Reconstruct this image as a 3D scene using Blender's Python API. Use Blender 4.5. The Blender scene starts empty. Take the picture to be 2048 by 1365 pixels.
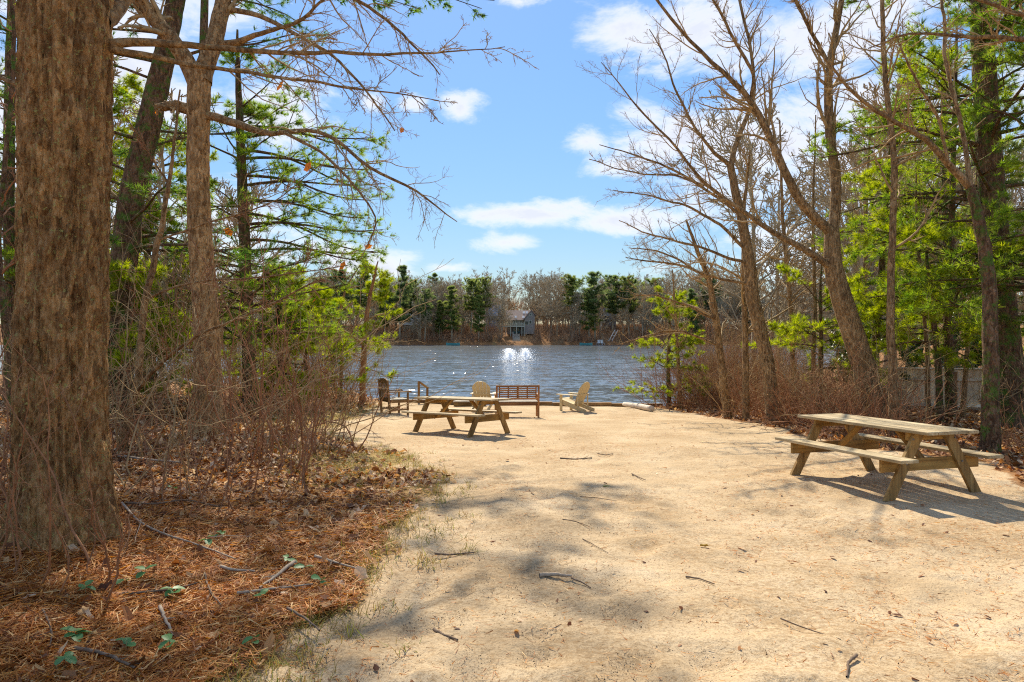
import bpy, bmesh, math
import numpy as np
from mathutils import Matrix, Vector

SC = bpy.context.scene
COL = SC.collection
R = math.radians
RNG = np.random.default_rng(7)

# ------------------------------------------------------------------ camera, light, exposure
F, HOR, CAMH = 1365.0, 668.0, 1.80           # focal length and horizon in pixels of a 2048 px wide frame
cam = bpy.data.cameras.new('camera')
cam.sensor_width = 36.0
cam.lens = 36.0 * F / 2048.0
cam.shift_y = -(682.5 - HOR) / 2048.0
cam.clip_start, cam.clip_end = 0.05, 3000.0
cam_o = bpy.data.objects.new('camera', cam)
COL.objects.link(cam_o)
cam_o.location = (0, 0, CAMH)
cam_o.rotation_euler = (R(90), 0, 0)
SC.camera = cam_o

SUN_AZ, SUN_EL = -9.0, 42.0                    # degrees, azimuth clockwise from +Y
sun = bpy.data.lights.new('sun', 'SUN')
sun.energy, sun.angle, sun.color = 3.2, R(0.55), (1.0, 0.90, 0.72)
sun_o = bpy.data.objects.new('sun', sun)
COL.objects.link(sun_o)
sd = Vector((math.sin(R(SUN_AZ)) * math.cos(R(SUN_EL)), math.cos(R(SUN_AZ)) * math.cos(R(SUN_EL)), math.sin(R(SUN_EL))))
sun_o.rotation_euler = sd.to_track_quat('Z', 'Y').to_euler()

SKY = 0.15
CLOUDS = [  # px, py, half width, half height of the clouds of the day, as seen from the beach
    (1260, 50, 120, 60), (1400, 60, 190, 95), (1600, 60, 260, 110), (1175, 285, 85, 50), (1330, 275, 200, 75), (1560, 320, 280, 160),
    (1800, 300, 300, 260), (922, 212, 58, 33), (1075, 430, 190, 30), (1230, 440, 170, 34), (1015, 484, 85, 24), (890, 535, 60, 14),
    (1035, 4, 60, 20), (830, 212, 40, 22), (742, 205, 34, 28), (560, 200, 130, 110), (250, 150, 240, 190), (20, 330, 220, 260),
    (700, 520, 170, 40), (1240, 330, 90, 30)]


def build_world():
    w = bpy.data.worlds.new('World')
    SC.world = w
    w.use_nodes = True
    nt = w.node_tree
    nt.nodes.clear()
    N, L = nt.nodes, nt.links

    def m(op, a, b=None, c=None, clamp=False):
        n = N.new('ShaderNodeMath')
        n.operation = op
        n.use_clamp = clamp
        for i, v in enumerate((a, b, c)):
            if v is None:
                continue
            if isinstance(v, (int, float)):
                n.inputs[i].default_value = v
            else:
                L.new(v, n.inputs[i])
        return n.outputs[0]
    sky = N.new('ShaderNodeTexSky')
    sky.sky_type = 'NISHITA'
    sky.sun_disc = False
    sky.sun_elevation = R(SUN_EL)
    sky.sun_rotation = R(SUN_AZ)
    sky.air_density, sky.dust_density, sky.ozone_density = 1.0, 0.1, 3.0
    tc = N.new('ShaderNodeTexCoord')
    sep = N.new('ShaderNodeSeparateXYZ')
    L.new(tc.outputs['Generated'], sep.inputs[0])
    x, y, z = sep.outputs
    az = m('ARCTAN2', x, y)
    el = m('ARCSINE', z)
    mp = N.new('ShaderNodeMapping')
    mp.inputs['Scale'].default_value = (1, 1, 2.0)
    L.new(tc.outputs['Generated'], mp.inputs[0])
    no = N.new('ShaderNodeTexNoise')
    no.inputs['Scale'].default_value = 8.0
    no.inputs['Detail'].default_value = 9.0
    no.inputs['Roughness'].default_value = 0.66
    no.inputs['Distortion'].default_value = 0.35
    L.new(mp.outputs[0], no.inputs['Vector'])
    no2 = N.new('ShaderNodeTexNoise')
    no2.inputs['Scale'].default_value = 3.0
    no2.inputs['Detail'].default_value = 4.0
    L.new(mp.outputs[0], no2.inputs['Vector'])
    # the clear blue gap over the lake; elsewhere the broken cloud is thickened to raise the fill light
    ga = m('DIVIDE', m('SUBTRACT', az, -0.03), 0.34)
    gap = m('MULTIPLY', m('LESS_THAN', m('MULTIPLY', ga, ga), 1.0), m('SUBTRACT', 1.0, m('MULTIPLY', ga, ga)))
    cov0 = m('MULTIPLY_ADD', no2.outputs['Fac'], 2.6, -1.12)      # heavier cloud everywhere else, added for fill light
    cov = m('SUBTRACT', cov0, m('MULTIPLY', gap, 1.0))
    for px, py, hw, hh in CLOUDS:
        a0 = math.atan((px - 1024) / F)
        e0 = math.atan((HOR - py) / F * math.cos(a0))
        wa, we = hw / F * math.cos(a0) ** 2, hh / F * math.cos(e0)
        da = m('DIVIDE', m('SUBTRACT', az, a0), wa)
        de = m('DIVIDE', m('SUBTRACT', el, e0), we)
        b = m('SUBTRACT', 1.0, m('POWER', m('ADD', m('MULTIPLY', da, da), m('MULTIPLY', de, de)), 0.5))
        cov = m('SMOOTH_MAX', cov, b, 0.15) if False else m('MAXIMUM', cov, b)
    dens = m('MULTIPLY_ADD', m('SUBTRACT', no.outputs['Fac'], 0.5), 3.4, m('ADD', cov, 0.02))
    mr = N.new('ShaderNodeMapRange')
    mr.interpolation_type = 'SMOOTHSTEP'
    mr.inputs['From Min'].default_value = 0.0
    mr.inputs['From Max'].default_value = 0.95
    L.new(dens, mr.inputs['Value'])
    mr2 = N.new('ShaderNodeMapRange')
    mr2.inputs['From Min'].default_value = 0.3
    mr2.inputs['From Max'].default_value = 1.1
    L.new(dens, mr2.inputs['Value'])
    cc = N.new('ShaderNodeMix')
    cc.data_type = 'RGBA'
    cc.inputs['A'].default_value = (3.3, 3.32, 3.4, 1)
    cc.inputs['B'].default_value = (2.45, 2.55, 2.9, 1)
    L.new(mr2.outputs[0], cc.inputs['Factor'])
    hs = N.new('ShaderNodeHueSaturation')
    hs.inputs['Saturation'].default_value = 1.14
    hs.inputs['Value'].default_value = 0.95
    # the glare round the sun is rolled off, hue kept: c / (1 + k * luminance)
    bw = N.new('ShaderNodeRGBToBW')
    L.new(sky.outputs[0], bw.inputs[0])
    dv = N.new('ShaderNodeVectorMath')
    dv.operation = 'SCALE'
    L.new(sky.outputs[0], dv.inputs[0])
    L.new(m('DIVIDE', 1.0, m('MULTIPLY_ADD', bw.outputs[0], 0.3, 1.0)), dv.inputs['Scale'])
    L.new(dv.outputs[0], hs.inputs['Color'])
    mx = N.new('ShaderNodeMix')
    mx.data_type = 'RGBA'
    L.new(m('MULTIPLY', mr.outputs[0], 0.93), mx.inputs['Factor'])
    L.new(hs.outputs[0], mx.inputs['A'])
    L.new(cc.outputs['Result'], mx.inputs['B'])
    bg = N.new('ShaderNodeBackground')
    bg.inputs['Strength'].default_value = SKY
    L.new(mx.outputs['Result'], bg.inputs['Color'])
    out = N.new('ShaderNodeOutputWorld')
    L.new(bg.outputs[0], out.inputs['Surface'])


build_world()
SC.view_settings.view_transform = 'Standard'
SC.view_settings.look = 'None'
SC.view_settings.exposure = 1.22
SC.view_settings.gamma = 1.0
SC.view_settings.use_curve_mapping = False
SC.render.engine = 'CYCLES'
SC.cycles.max_bounces = 6
SC.cycles.diffuse_bounces = 4
SC.cycles.glossy_bounces = 3
SC.cycles.transmission_bounces = 4
SC.cycles.transparent_max_bounces = 6
SC.cycles.use_denoising = False
SC.cycles.filter_width = 1.15
SC.cycles.sample_clamp_indirect = 6.0

# ------------------------------------------------------------------ helpers


def tag(o, label=None, cat=None, group=None, kind=None):
    if label:
        o['label'] = label
    if cat:
        o['category'] = cat
    if group:
        o['group'] = group
    if kind:
        o['kind'] = kind
    return o


def empty(name, loc=(0, 0, 0), rot=(0, 0, 0)):
    o = bpy.data.objects.new(name, None)
    o.empty_display_size = 0.2
    o.location, o.rotation_euler = loc, rot
    COL.objects.link(o)
    return o


def link(name, me, parent=None, mat=None):
    if mat is not None and not me.materials:
        me.materials.append(mat)
    o = bpy.data.objects.new(name, me)
    COL.objects.link(o)
    if parent is not None:
        o.parent = parent
    return o


def mesh(name, verts, faces, mat=None, smooth=True):
    """verts (n,3); faces: one int array (m,3|4) or a list of such arrays"""
    if not isinstance(faces, (list, tuple)):
        faces = [faces]
    faces = [np.asarray(f, dtype=np.int32) for f in faces if len(f)]
    me = bpy.data.meshes.new(name)
    v = np.ascontiguousarray(verts, dtype=np.float32)
    me.vertices.add(len(v))
    me.vertices.foreach_set('co', v.ravel())
    sizes = np.concatenate([np.full(len(f), f.shape[1], np.int32) for f in faces])
    idx = np.concatenate([f.ravel() for f in faces])
    me.loops.add(len(idx))
    me.loops.foreach_set('vertex_index', idx)
    me.polygons.add(len(sizes))
    me.polygons.foreach_set('loop_start', np.concatenate([[0], np.cumsum(sizes)[:-1]]).astype(np.int32))
    me.polygons.foreach_set('use_smooth', np.full(len(sizes), smooth))
    me.update(calc_edges=True)
    if mat is not None:
        me.materials.append(mat)
    return me


class Geo:
    """collects vertex/face arrays into one mesh"""
    def __init__(self):
        self.v, self.f, self.n = [], [], 0

    def add(self, v, f):
        if len(v) == 0:
            return self
        v = np.asarray(v).reshape(-1, 3)
        fs = f if isinstance(f, list) else [f]
        for a in fs:
            self.f.append(np.asarray(a) + self.n)
        self.v.append(v)
        self.n += len(v)
        return self

    def mesh(self, name, mat, smooth=True):
        byn = {}
        for f in self.f:
            byn.setdefault(f.shape[1], []).append(f)
        return mesh(name, np.concatenate(self.v), [np.concatenate(a) for a in byn.values()], mat, smooth)


def nrm(a):
    return a / np.maximum(np.linalg.norm(a, axis=-1, keepdims=True), 1e-9)


def tubes(P, Rd, sides=4):
    """P (B,N,3), Rd (B,N): B swept tubes"""
    B, N, _ = P.shape
    T = np.empty_like(P)
    T[:, 1:-1] = P[:, 2:] - P[:, :-2]
    T[:, 0] = P[:, 1] - P[:, 0]
    T[:, -1] = P[:, -1] - P[:, -2]
    T = nrm(T)
    mean = nrm(P[:, -1] - P[:, 0])
    ref = np.zeros((B, 3))
    ref[np.arange(B), np.argmin(np.abs(mean), axis=1)] = 1
    U = nrm(np.cross(T, ref[:, None, :]))
    V = np.cross(T, U)
    a = np.arange(sides) * 2 * np.pi / sides
    ring = U[:, :, None, :] * np.cos(a)[None, None, :, None] + V[:, :, None, :] * np.sin(a)[None, None, :, None]
    v = (P[:, :, None, :] + ring * Rd[:, :, None, None]).reshape(-1, 3)
    i = np.arange(N - 1)[:, None] * sides
    j = np.arange(sides)[None, :]
    q = np.stack([i + j, i + (j + 1) % sides, i + sides + (j + 1) % sides, i + sides + j], -1).reshape(-1, 4)
    f = (q[None] + (np.arange(B) * N * sides)[:, None, None]).reshape(-1, 4)
    return v, f


def grow(o, d, L, r0, r1, n, wob, up, rng, sag=0.0):
    B = len(o)
    P = np.empty((B, n, 3))
    P[:, 0] = o
    d = nrm(d)
    st = (L / (n - 1))[:, None]
    for i in range(1, n):
        d = nrm(d + rng.normal(0, wob, (B, 3)) + np.array([0, 0, up]) - np.array([0, 0, sag]) * i / n)
        P[:, i] = P[:, i - 1] + d * st
    t = np.linspace(0, 1, n)[None, :]
    return P, r0[:, None] * (1 - t) + r1[:, None] * t


def spawn(P, Rd, k, tr, ang, lf, rf, n, wob, up, rng, flat=0.0, rmin=0.002, taper=0.6, sag=0.0, lmin=0.0):
    B, N, _ = P.shape
    t = rng.uniform(tr[0], tr[1], (B, k))
    x = t * (N - 1)
    i = np.minimum(x.astype(int), N - 2)
    fr = (x - i)[..., None]
    b = np.arange(B)[:, None]
    o = P[b, i] * (1 - fr) + P[b, i + 1] * fr
    rad = Rd[b, i] * (1 - fr[..., 0]) + Rd[b, i + 1] * fr[..., 0]
    tan = nrm(P[b, i + 1] - P[b, i])
    rv = rng.normal(0, 1, (B, k, 3))
    rv[..., 2] *= (1 - flat)
    perp = nrm(rv - (rv * tan).sum(-1, keepdims=True) * tan)
    a = rng.normal(ang, 0.2, (B, k))[..., None]
    d = np.cos(a) * tan + np.sin(a) * perp
    Lp = np.linalg.norm(np.diff(P, axis=1), axis=-1).sum(1)[:, None]
    L = np.maximum(Lp * lf * (1 - taper * t) * rng.uniform(0.55, 1.25, (B, k)), lmin)
    r0 = np.maximum(rad * rf, rmin)
    return grow(o.reshape(-1, 3), d.reshape(-1, 3), L.ravel(), r0.ravel(), np.maximum(r0.ravel() * 0.3, rmin * 0.6), n, wob, up, rng, sag)


def resample(pts, rads, n, wob=0.0, rng=None, smooth=3):
    pts, rads = np.asarray(pts, float), np.asarray(rads, float)
    s = np.concatenate([[0], np.cumsum(np.linalg.norm(np.diff(pts, axis=0), axis=1))])
    u = np.linspace(0, s[-1], n)
    P = np.stack([np.interp(u, s, pts[:, k]) for k in range(3)], 1)
    r = np.interp(u, s, rads)
    for _ in range(smooth):
        P[1:-1] = (P[:-2] + 2 * P[1:-1] + P[2:]) / 4
        r[1:-1] = (r[:-2] + 2 * r[1:-1] + r[2:]) / 4
    if wob and rng is not None:
        w = rng.normal(0, 1, P.shape)
        w[1:-1] = (w[:-2] + w[1:-1] + w[2:]) / 3
        w[0] = 0
        P = P + w * wob
    return P, r


def vnoise(u, v, seed=0, pu=0):
    """value noise on a lattice; pu: period in u"""
    g = np.random.default_rng(seed).uniform(-1, 1, (256, 256))
    iu, iv = np.floor(u).astype(int), np.floor(v).astype(int)
    fu, fv = u - iu, v - iv
    fu, fv = fu * fu * (3 - 2 * fu), fv * fv * (3 - 2 * fv)
    a0 = iu % pu if pu else iu % 256
    a1 = (iu + 1) % pu if pu else (iu + 1) % 256
    b0, b1 = iv % 256, (iv + 1) % 256
    return (g[a0, b0] * (1 - fu) + g[a1, b0] * fu) * (1 - fv) + (g[a0, b1] * (1 - fu) + g[a1, b1] * fu) * fv


def fbm(u, v, seed=0, o=4):
    return sum(vnoise(u * 2 ** k, v * 2 ** k, seed + k) / 2 ** k for k in range(o))


def sstep(a, b, x):
    t = np.clip((np.asarray(x, float) - a) / (b - a), 0, 1)
    return t * t * (3 - 2 * t)


def W(px, py, Y):
    return np.array([(px - 1024) * Y / F, Y, CAMH - (py - HOR) * Y / F])


# ------------------------------------------------------------------ materials
def mat(name):
    m = bpy.data.materials.new(name)
    m.use_nodes = True
    nt = m.node_tree
    return m, nt, nt.nodes, nt.links, nt.nodes['Principled BSDF']


def ramp(N, stops):
    r = N.new('ShaderNodeValToRGB')
    e = r.color_ramp.elements
    e[0].position, e[0].color = stops[0][0], (*stops[0][1], 1)
    e[1].position, e[1].color = stops[-1][0], (*stops[-1][1], 1)
    for p, c in stops[1:-1]:
        k = e.new(p)
        k.color = (*c, 1)
    return r


def noise(N, L, src, scale, detail=4, rough=0.55, stretch=None):
    n = N.new('ShaderNodeTexNoise')
    n.inputs['Scale'].default_value = scale
    n.inputs['Detail'].default_value = detail
    n.inputs['Roughness'].default_value = rough
    if stretch:
        mp = N.new('ShaderNodeMapping')
        mp.inputs['Scale'].default_value = stretch
        L.new(src, mp.inputs[0])
        src = mp.outputs[0]
    L.new(src, n.inputs['Vector'])
    return n.outputs['Fac']


def bump(N, L, h, s, d, bsdf):
    b = N.new('ShaderNodeBump')
    b.inputs['Strength'].default_value = s
    b.inputs['Distance'].default_value = d
    L.new(h, b.inputs['Height'])
    L.new(b.outputs[0], bsdf.inputs['Normal'])
    return b


def mixc(N, L, fac, a, b):
    m = N.new('ShaderNodeMix')
    m.data_type = 'RGBA'
    for nm, v in (('Factor', fac), ('A', a), ('B', b)):
        if isinstance(v, (int, float)):
            m.inputs[nm].default_value = v
        elif isinstance(v, tuple):
            m.inputs[nm].default_value = (*v, 1)
        else:
            L.new(v, m.inputs[nm])
    return m.outputs['Result']


def bark_mat(name, dark, mid, light, lichen=None, lich=(0.6, 0.72), scale=1.0, stretch=(7, 7, 1.8), lscale=5.0, plate=26):
    m, nt, N, L, B = mat(name)
    tc = N.new('ShaderNodeTexCoord').outputs['Object']
    f = noise(N, L, tc, 3.2 * scale, 9, 0.72, stretch)
    r = ramp(N, [(0.3, dark), (0.48, mid), (0.7, light)])
    L.new(f, r.inputs[0])
    c = r.outputs[0]
    vo = N.new('ShaderNodeTexVoronoi')
    vo.inputs['Scale'].default_value = plate
    mpv = N.new('ShaderNodeMapping')
    mpv.inputs['Scale'].default_value = (1, 1, 0.3)
    wv = N.new('ShaderNodeTexNoise')
    wv.inputs['Scale'].default_value = 9
    L.new(tc, wv.inputs['Vector'])
    wa = N.new('ShaderNodeVectorMath')
    wa.operation = 'MULTIPLY_ADD'
    L.new(wv.outputs['Color'], wa.inputs[0])
    wa.inputs[1].default_value = (.09, .09, .2)
    L.new(tc, wa.inputs[2])
    L.new(wa.outputs[0], mpv.inputs[0])
    L.new(mpv.outputs[0], vo.inputs['Vector'])
    sv = N.new('ShaderNodeSeparateColor')
    L.new(vo.outputs['Color'], sv.inputs[0])
    rp = ramp(N, [(0.0, (0.5, 0.43, 0.38)), (0.5, (0.95, 0.92, 0.88)), (1.0, (1.42, 1.38, 1.3))])
    L.new(sv.outputs[0], rp.inputs[0])
    mp0 = N.new('ShaderNodeMix')
    mp0.data_type, mp0.blend_type = 'RGBA', 'MULTIPLY'
    mp0.inputs['Factor'].default_value = 0.85
    L.new(c, mp0.inputs['A'])
    L.new(rp.outputs[0], mp0.inputs['B'])
    c = mp0.outputs['Result']
    hb = N.new('ShaderNodeMath')
    hb.operation = 'MULTIPLY_ADD'
    L.new(vo.outputs['Distance'], hb.inputs[0])
    hb.inputs[1].default_value = -1.1
    L.new(f, hb.inputs[2])
    tone = noise(N, L, tc, 1.7, 3)
    r0 = ramp(N, [(0.35, (0.75, 0.7, 0.66)), (0.65, (1.15, 1.1, 1.05))])
    L.new(tone, r0.inputs[0])
    mm = N.new('ShaderNodeMix')
    mm.data_type, mm.blend_type = 'RGBA', 'MULTIPLY'
    mm.inputs['Factor'].default_value = 1
    L.new(c, mm.inputs['A'])
    L.new(r0.outputs[0], mm.inputs['B'])
    c = mm.outputs['Result']
    if lichen:
        f2 = noise(N, L, tc, lscale, 9, 0.72)
        r2 = ramp(N, [(lich[0], (0, 0, 0)), (lich[1], (1, 1, 1))])
        L.new(f2, r2.inputs[0])
        c = mixc(N, L, r2.outputs[0], c, lichen)
    L.new(c, B.inputs['Base Color'])
    B.inputs['Roughness'].default_value = 0.9
    B.inputs['Specular IOR Level'].default_value = 0.2
    bump(N, L, hb.outputs[0], 1.0, 0.055, B)
    return m


def plain(name, col, rough=0.8, var=0.25, scale=6.0, spec=0.3):
    m, nt, N, L, B = mat(name)
    tc = N.new('ShaderNodeTexCoord').outputs['Object']
    f = noise(N, L, tc, scale, 5)
    r = ramp(N, [(0.3, tuple(c * (1 - var) for c in col)), (0.7, tuple(c * (1 + var) for c in col))])
    L.new(f, r.inputs[0])
    L.new(r.outputs[0], B.inputs['Base Color'])
    B.inputs['Roughness'].default_value = rough
    B.inputs['Specular IOR Level'].default_value = spec
    return m


def wood(name, dark, mid, light, rough=0.75, grain=1.0, blotch=0.35):
    m, nt, N, L, B = mat(name)
    tc = N.new('ShaderNodeTexCoord').outputs['Object']
    oi = N.new('ShaderNodeObjectInfo').outputs['Random']
    ad = N.new('ShaderNodeVectorMath')
    ad.operation = 'ADD'
    cx = N.new('ShaderNodeCombineXYZ')
    mu = N.new('ShaderNodeMath')
    mu.operation = 'MULTIPLY'
    mu.inputs[1].default_value = 37.0
    L.new(oi, mu.inputs[0])
    L.new(mu.outputs[0], cx.inputs[0])
    L.new(mu.outputs[0], cx.inputs[1])
    L.new(tc, ad.inputs[0])
    L.new(cx.outputs[0], ad.inputs[1])
    f = noise(N, L, ad.outputs[0], 9 * grain, 6, 0.6, (0.12, 2.6, 2.6))
    r = ramp(N, [(0.32, dark), (0.5, mid), (0.68, light)])
    L.new(f, r.inputs[0])
    g = noise(N, L, ad.outputs[0], 3.0, 4)
    r2 = ramp(N, [(0.35, tuple(1 - blotch for _ in range(3))), (0.65, (1.1, 1.1, 1.1))])
    L.new(g, r2.inputs[0])
    mm = N.new('ShaderNodeMix')
    mm.data_type, mm.blend_type = 'RGBA', 'MULTIPLY'
    mm.inputs['Factor'].default_value = 1
    L.new(r.outputs[0], mm.inputs['A'])
    L.new(r2.outputs[0], mm.inputs['B'])
    hv = N.new('ShaderNodeHueSaturation')
    mr = N.new('ShaderNodeMapRange')
    mr.inputs['To Min'].default_value = 0.8
    mr.inputs['To Max'].default_value = 1.2
    L.new(oi, mr.inputs['Value'])
    L.new(mr.outputs[0], hv.inputs['Value'])
    L.new(mm.outputs['Result'], hv.inputs['Color'])
    L.new(hv.outputs[0], B.inputs['Base Color'])
    B.inputs['Roughness'].default_value = rough
    B.inputs['Specular IOR Level'].default_value = 0.3
    bump(N, L, f, 0.35, 0.004, B)
    return m


def leafy(name, stops, trans=0.45, rough=0.6, gloss=0.25):
    """thin leaves and needles: colour varies from piece to piece, light passes through"""
    m, nt, N, L, B = mat(name)
    g = N.new('ShaderNodeNewGeometry').outputs['Random Per Island']
    r = ramp(N, stops)
    L.new(g, r.inputs[0])
    L.new(r.outputs[0], B.inputs['Base Color'])
    B.inputs['Roughness'].default_value = rough
    B.inputs['Specular IOR Level'].default_value = gloss
    t = N.new('ShaderNodeBsdfTranslucent')
    hs = N.new('ShaderNodeHueSaturation')
    hs.inputs['Value'].default_value = 1.5
    hs.inputs['Saturation'].default_value = 1.1
    L.new(r.outputs[0], hs.inputs['Color'])
    L.new(hs.outputs[0], t.inputs['Color'])
    mx = N.new('ShaderNodeMixShader')
    mx.inputs[0].default_value = trans
    L.new(B.outputs[0], mx.inputs[1])
    L.new(t.outputs[0], mx.inputs[2])
    L.new(mx.outputs[0], N['Material Output'].inputs['Surface'])
    return m


M = {}
M['oak'] = bark_mat('oak_bark', (0.13, 0.06, 0.018), (0.47, 0.265, 0.10), (0.70, 0.49, 0.26), (0.52, 0.46, 0.15), (0.575, 0.61), scale=2.6, lscale=26.0, stretch=(4.4, 4.4, 1.9), plate=22)
M['oak2'] = bark_mat('grey_oak_bark', (0.16, 0.08, 0.028), (0.52, 0.325, 0.14), (0.72, 0.51, 0.28), (0.46, 0.42, 0.28), (0.66, 0.74))
M['pinebark'] = bark_mat('pine_bark', (0.05, 0.03, 0.018), (0.19, 0.12, 0.07), (0.34, 0.235, 0.15), (0.11, 0.19, 0.03), (0.5, 0.6))
M['limb'] = bark_mat('limb_bark', (0.16, 0.10, 0.045), (0.42, 0.27, 0.125), (0.58, 0.42, 0.23), (0.42, 0.36, 0.12), (0.6, 0.7), scale=2.5, stretch=(2, 2, 2))
M['maple'] = bark_mat('maple_bark', (0.13, 0.08, 0.035), (0.39, 0.265, 0.135), (0.58, 0.44, 0.26), (0.45, 0.38, 0.2), (0.62, 0.7), scale=1.6, stretch=(7, 7, 1.3))
M['twig'] = plain('twig_bark', (0.40, 0.27, 0.125), 0.85, 0.35, 9)
M['redtwig'] = plain('red_twig_bark', (0.33, 0.155, 0.07), 0.8, 0.4, 4)
M['fartwig'] = plain('far_twig_bark', (0.44, 0.335, 0.2), 0.9, 0.25, 0.3)
M['fartwig2'] = plain('far_grey_bark', (0.42, 0.345, 0.225), 0.9, 0.3, 0.3)
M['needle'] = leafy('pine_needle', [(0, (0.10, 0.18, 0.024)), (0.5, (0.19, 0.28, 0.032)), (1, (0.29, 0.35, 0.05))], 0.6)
M['needle_dark'] = leafy('dark_pine_needle', [(0, (0.07, 0.15, 0.03)), (0.6, (0.13, 0.23, 0.036)), (1, (0.21, 0.29, 0.045))], 0.55)  # deeper green than the other pine needles
M['needle_bright'] = leafy('young_pine_needle', [(0, (0.18, 0.25, 0.02)), (0.5, (0.29, 0.35, 0.027)), (1, (0.40, 0.42, 0.05))], 0.62)
M['farneedle'] = leafy('far_pine_foliage', [(0, (0.11, 0.16, 0.06)), (0.5, (0.17, 0.225, 0.08)), (1, (0.26, 0.3, 0.11))], 0.64)
M['farneedle2'] = leafy('far_yellow_pine_foliage', [(0, (0.14, 0.18, 0.05)), (0.5, (0.21, 0.255, 0.07)), (1, (0.31, 0.34, 0.1))], 0.62)
M['holly'] = leafy('evergreen_leaf', [(0, (0.03, 0.07, 0.015)), (1, (0.09, 0.15, 0.03))], 0.25, 0.35, 0.5)
M['litter'] = leafy('dead_leaf_mix', [(0, (0.09, 0.035, 0.016)), (0.35, (0.24, 0.095, 0.035)), (0.6, (0.42, 0.2, 0.075)), (0.8, (0.58, 0.36, 0.16)), (1, (0.72, 0.55, 0.36))], 0.3)
M['orangeleaf'] = leafy('orange_dead_leaf', [(0, (0.30, 0.09, 0.025)), (1, (0.45, 0.17, 0.05))], 0.5)
M['duff'] = leafy('fallen_needle', [(0, (0.16, 0.05, 0.012)), (0.4, (0.46, 0.155, 0.026)), (0.75, (0.64, 0.28, 0.055)), (1, (0.70, 0.48, 0.21))], 0.25)
M['straw'] = leafy('dry_grass', [(0, (0.24, 0.15, 0.045)), (0.5, (0.36, 0.26, 0.085)), (0.8, (0.26, 0.25, 0.05)), (1, (0.14, 0.19, 0.03))], 0.35)
M['sprig'] = leafy('glossy_green_leaf', [(0, (0.06, 0.17, 0.05)), (0.6, (0.11, 0.24, 0.075)), (1, (0.22, 0.34, 0.17))], 0.25, 0.45, 0.25)
M['stick'] = plain('stick_bark', (0.17, 0.115, 0.075), 0.9, 0.45, 14)
M['palestick'] = plain('pale_stick', (0.36, 0.28, 0.20), 0.9, 0.35, 14)
M['table'] = wood('weathered_deck_wood', (0.17, 0.09, 0.025), (0.33, 0.19, 0.06), (0.46, 0.29, 0.105))
M['tabletop'] = wood('sun_bleached_wood', (0.30, 0.21, 0.10), (0.49, 0.37, 0.2), (0.64, 0.52, 0.32), blotch=0.3)
M['beam'] = wood('golden_beam_wood', (0.24, 0.115, 0.025), (0.42, 0.225, 0.055), (0.55, 0.33, 0.095))
M['redwood'] = wood('oiled_red_wood', (0.24, 0.085, 0.025), (0.37, 0.15, 0.045), (0.46, 0.21, 0.07), 0.5)
M['brownwood'] = wood('brown_weathered_wood', (0.17, 0.085, 0.03), (0.30, 0.165, 0.06), (0.43, 0.27, 0.12))
M['greywood'] = wood('grey_weathered_wood', (0.30, 0.26, 0.2), (0.42, 0.37, 0.29), (0.52, 0.47, 0.38))
M['cream'] = plain('cream_painted_wood', (0.62, 0.50, 0.28), 0.55, 0.06, 12)
M['fence'] = wood('pale_fence_wood', (0.60, 0.45, 0.28), (0.74, 0.58, 0.39), (0.8, 0.66, 0.47), grain=0.7)
M['rail'] = wood('pale_fence_rail', (0.68, 0.57, 0.41), (0.78, 0.67, 0.51), (0.84, 0.75, 0.6))
M['post'] = wood('red_fence_post', (0.17, 0.085, 0.035), (0.27, 0.145, 0.06), (0.35, 0.21, 0.10))
M['metal'] = plain('dull_bolt', (0.16, 0.15, 0.14), 0.45, 0.2, 20)


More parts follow.
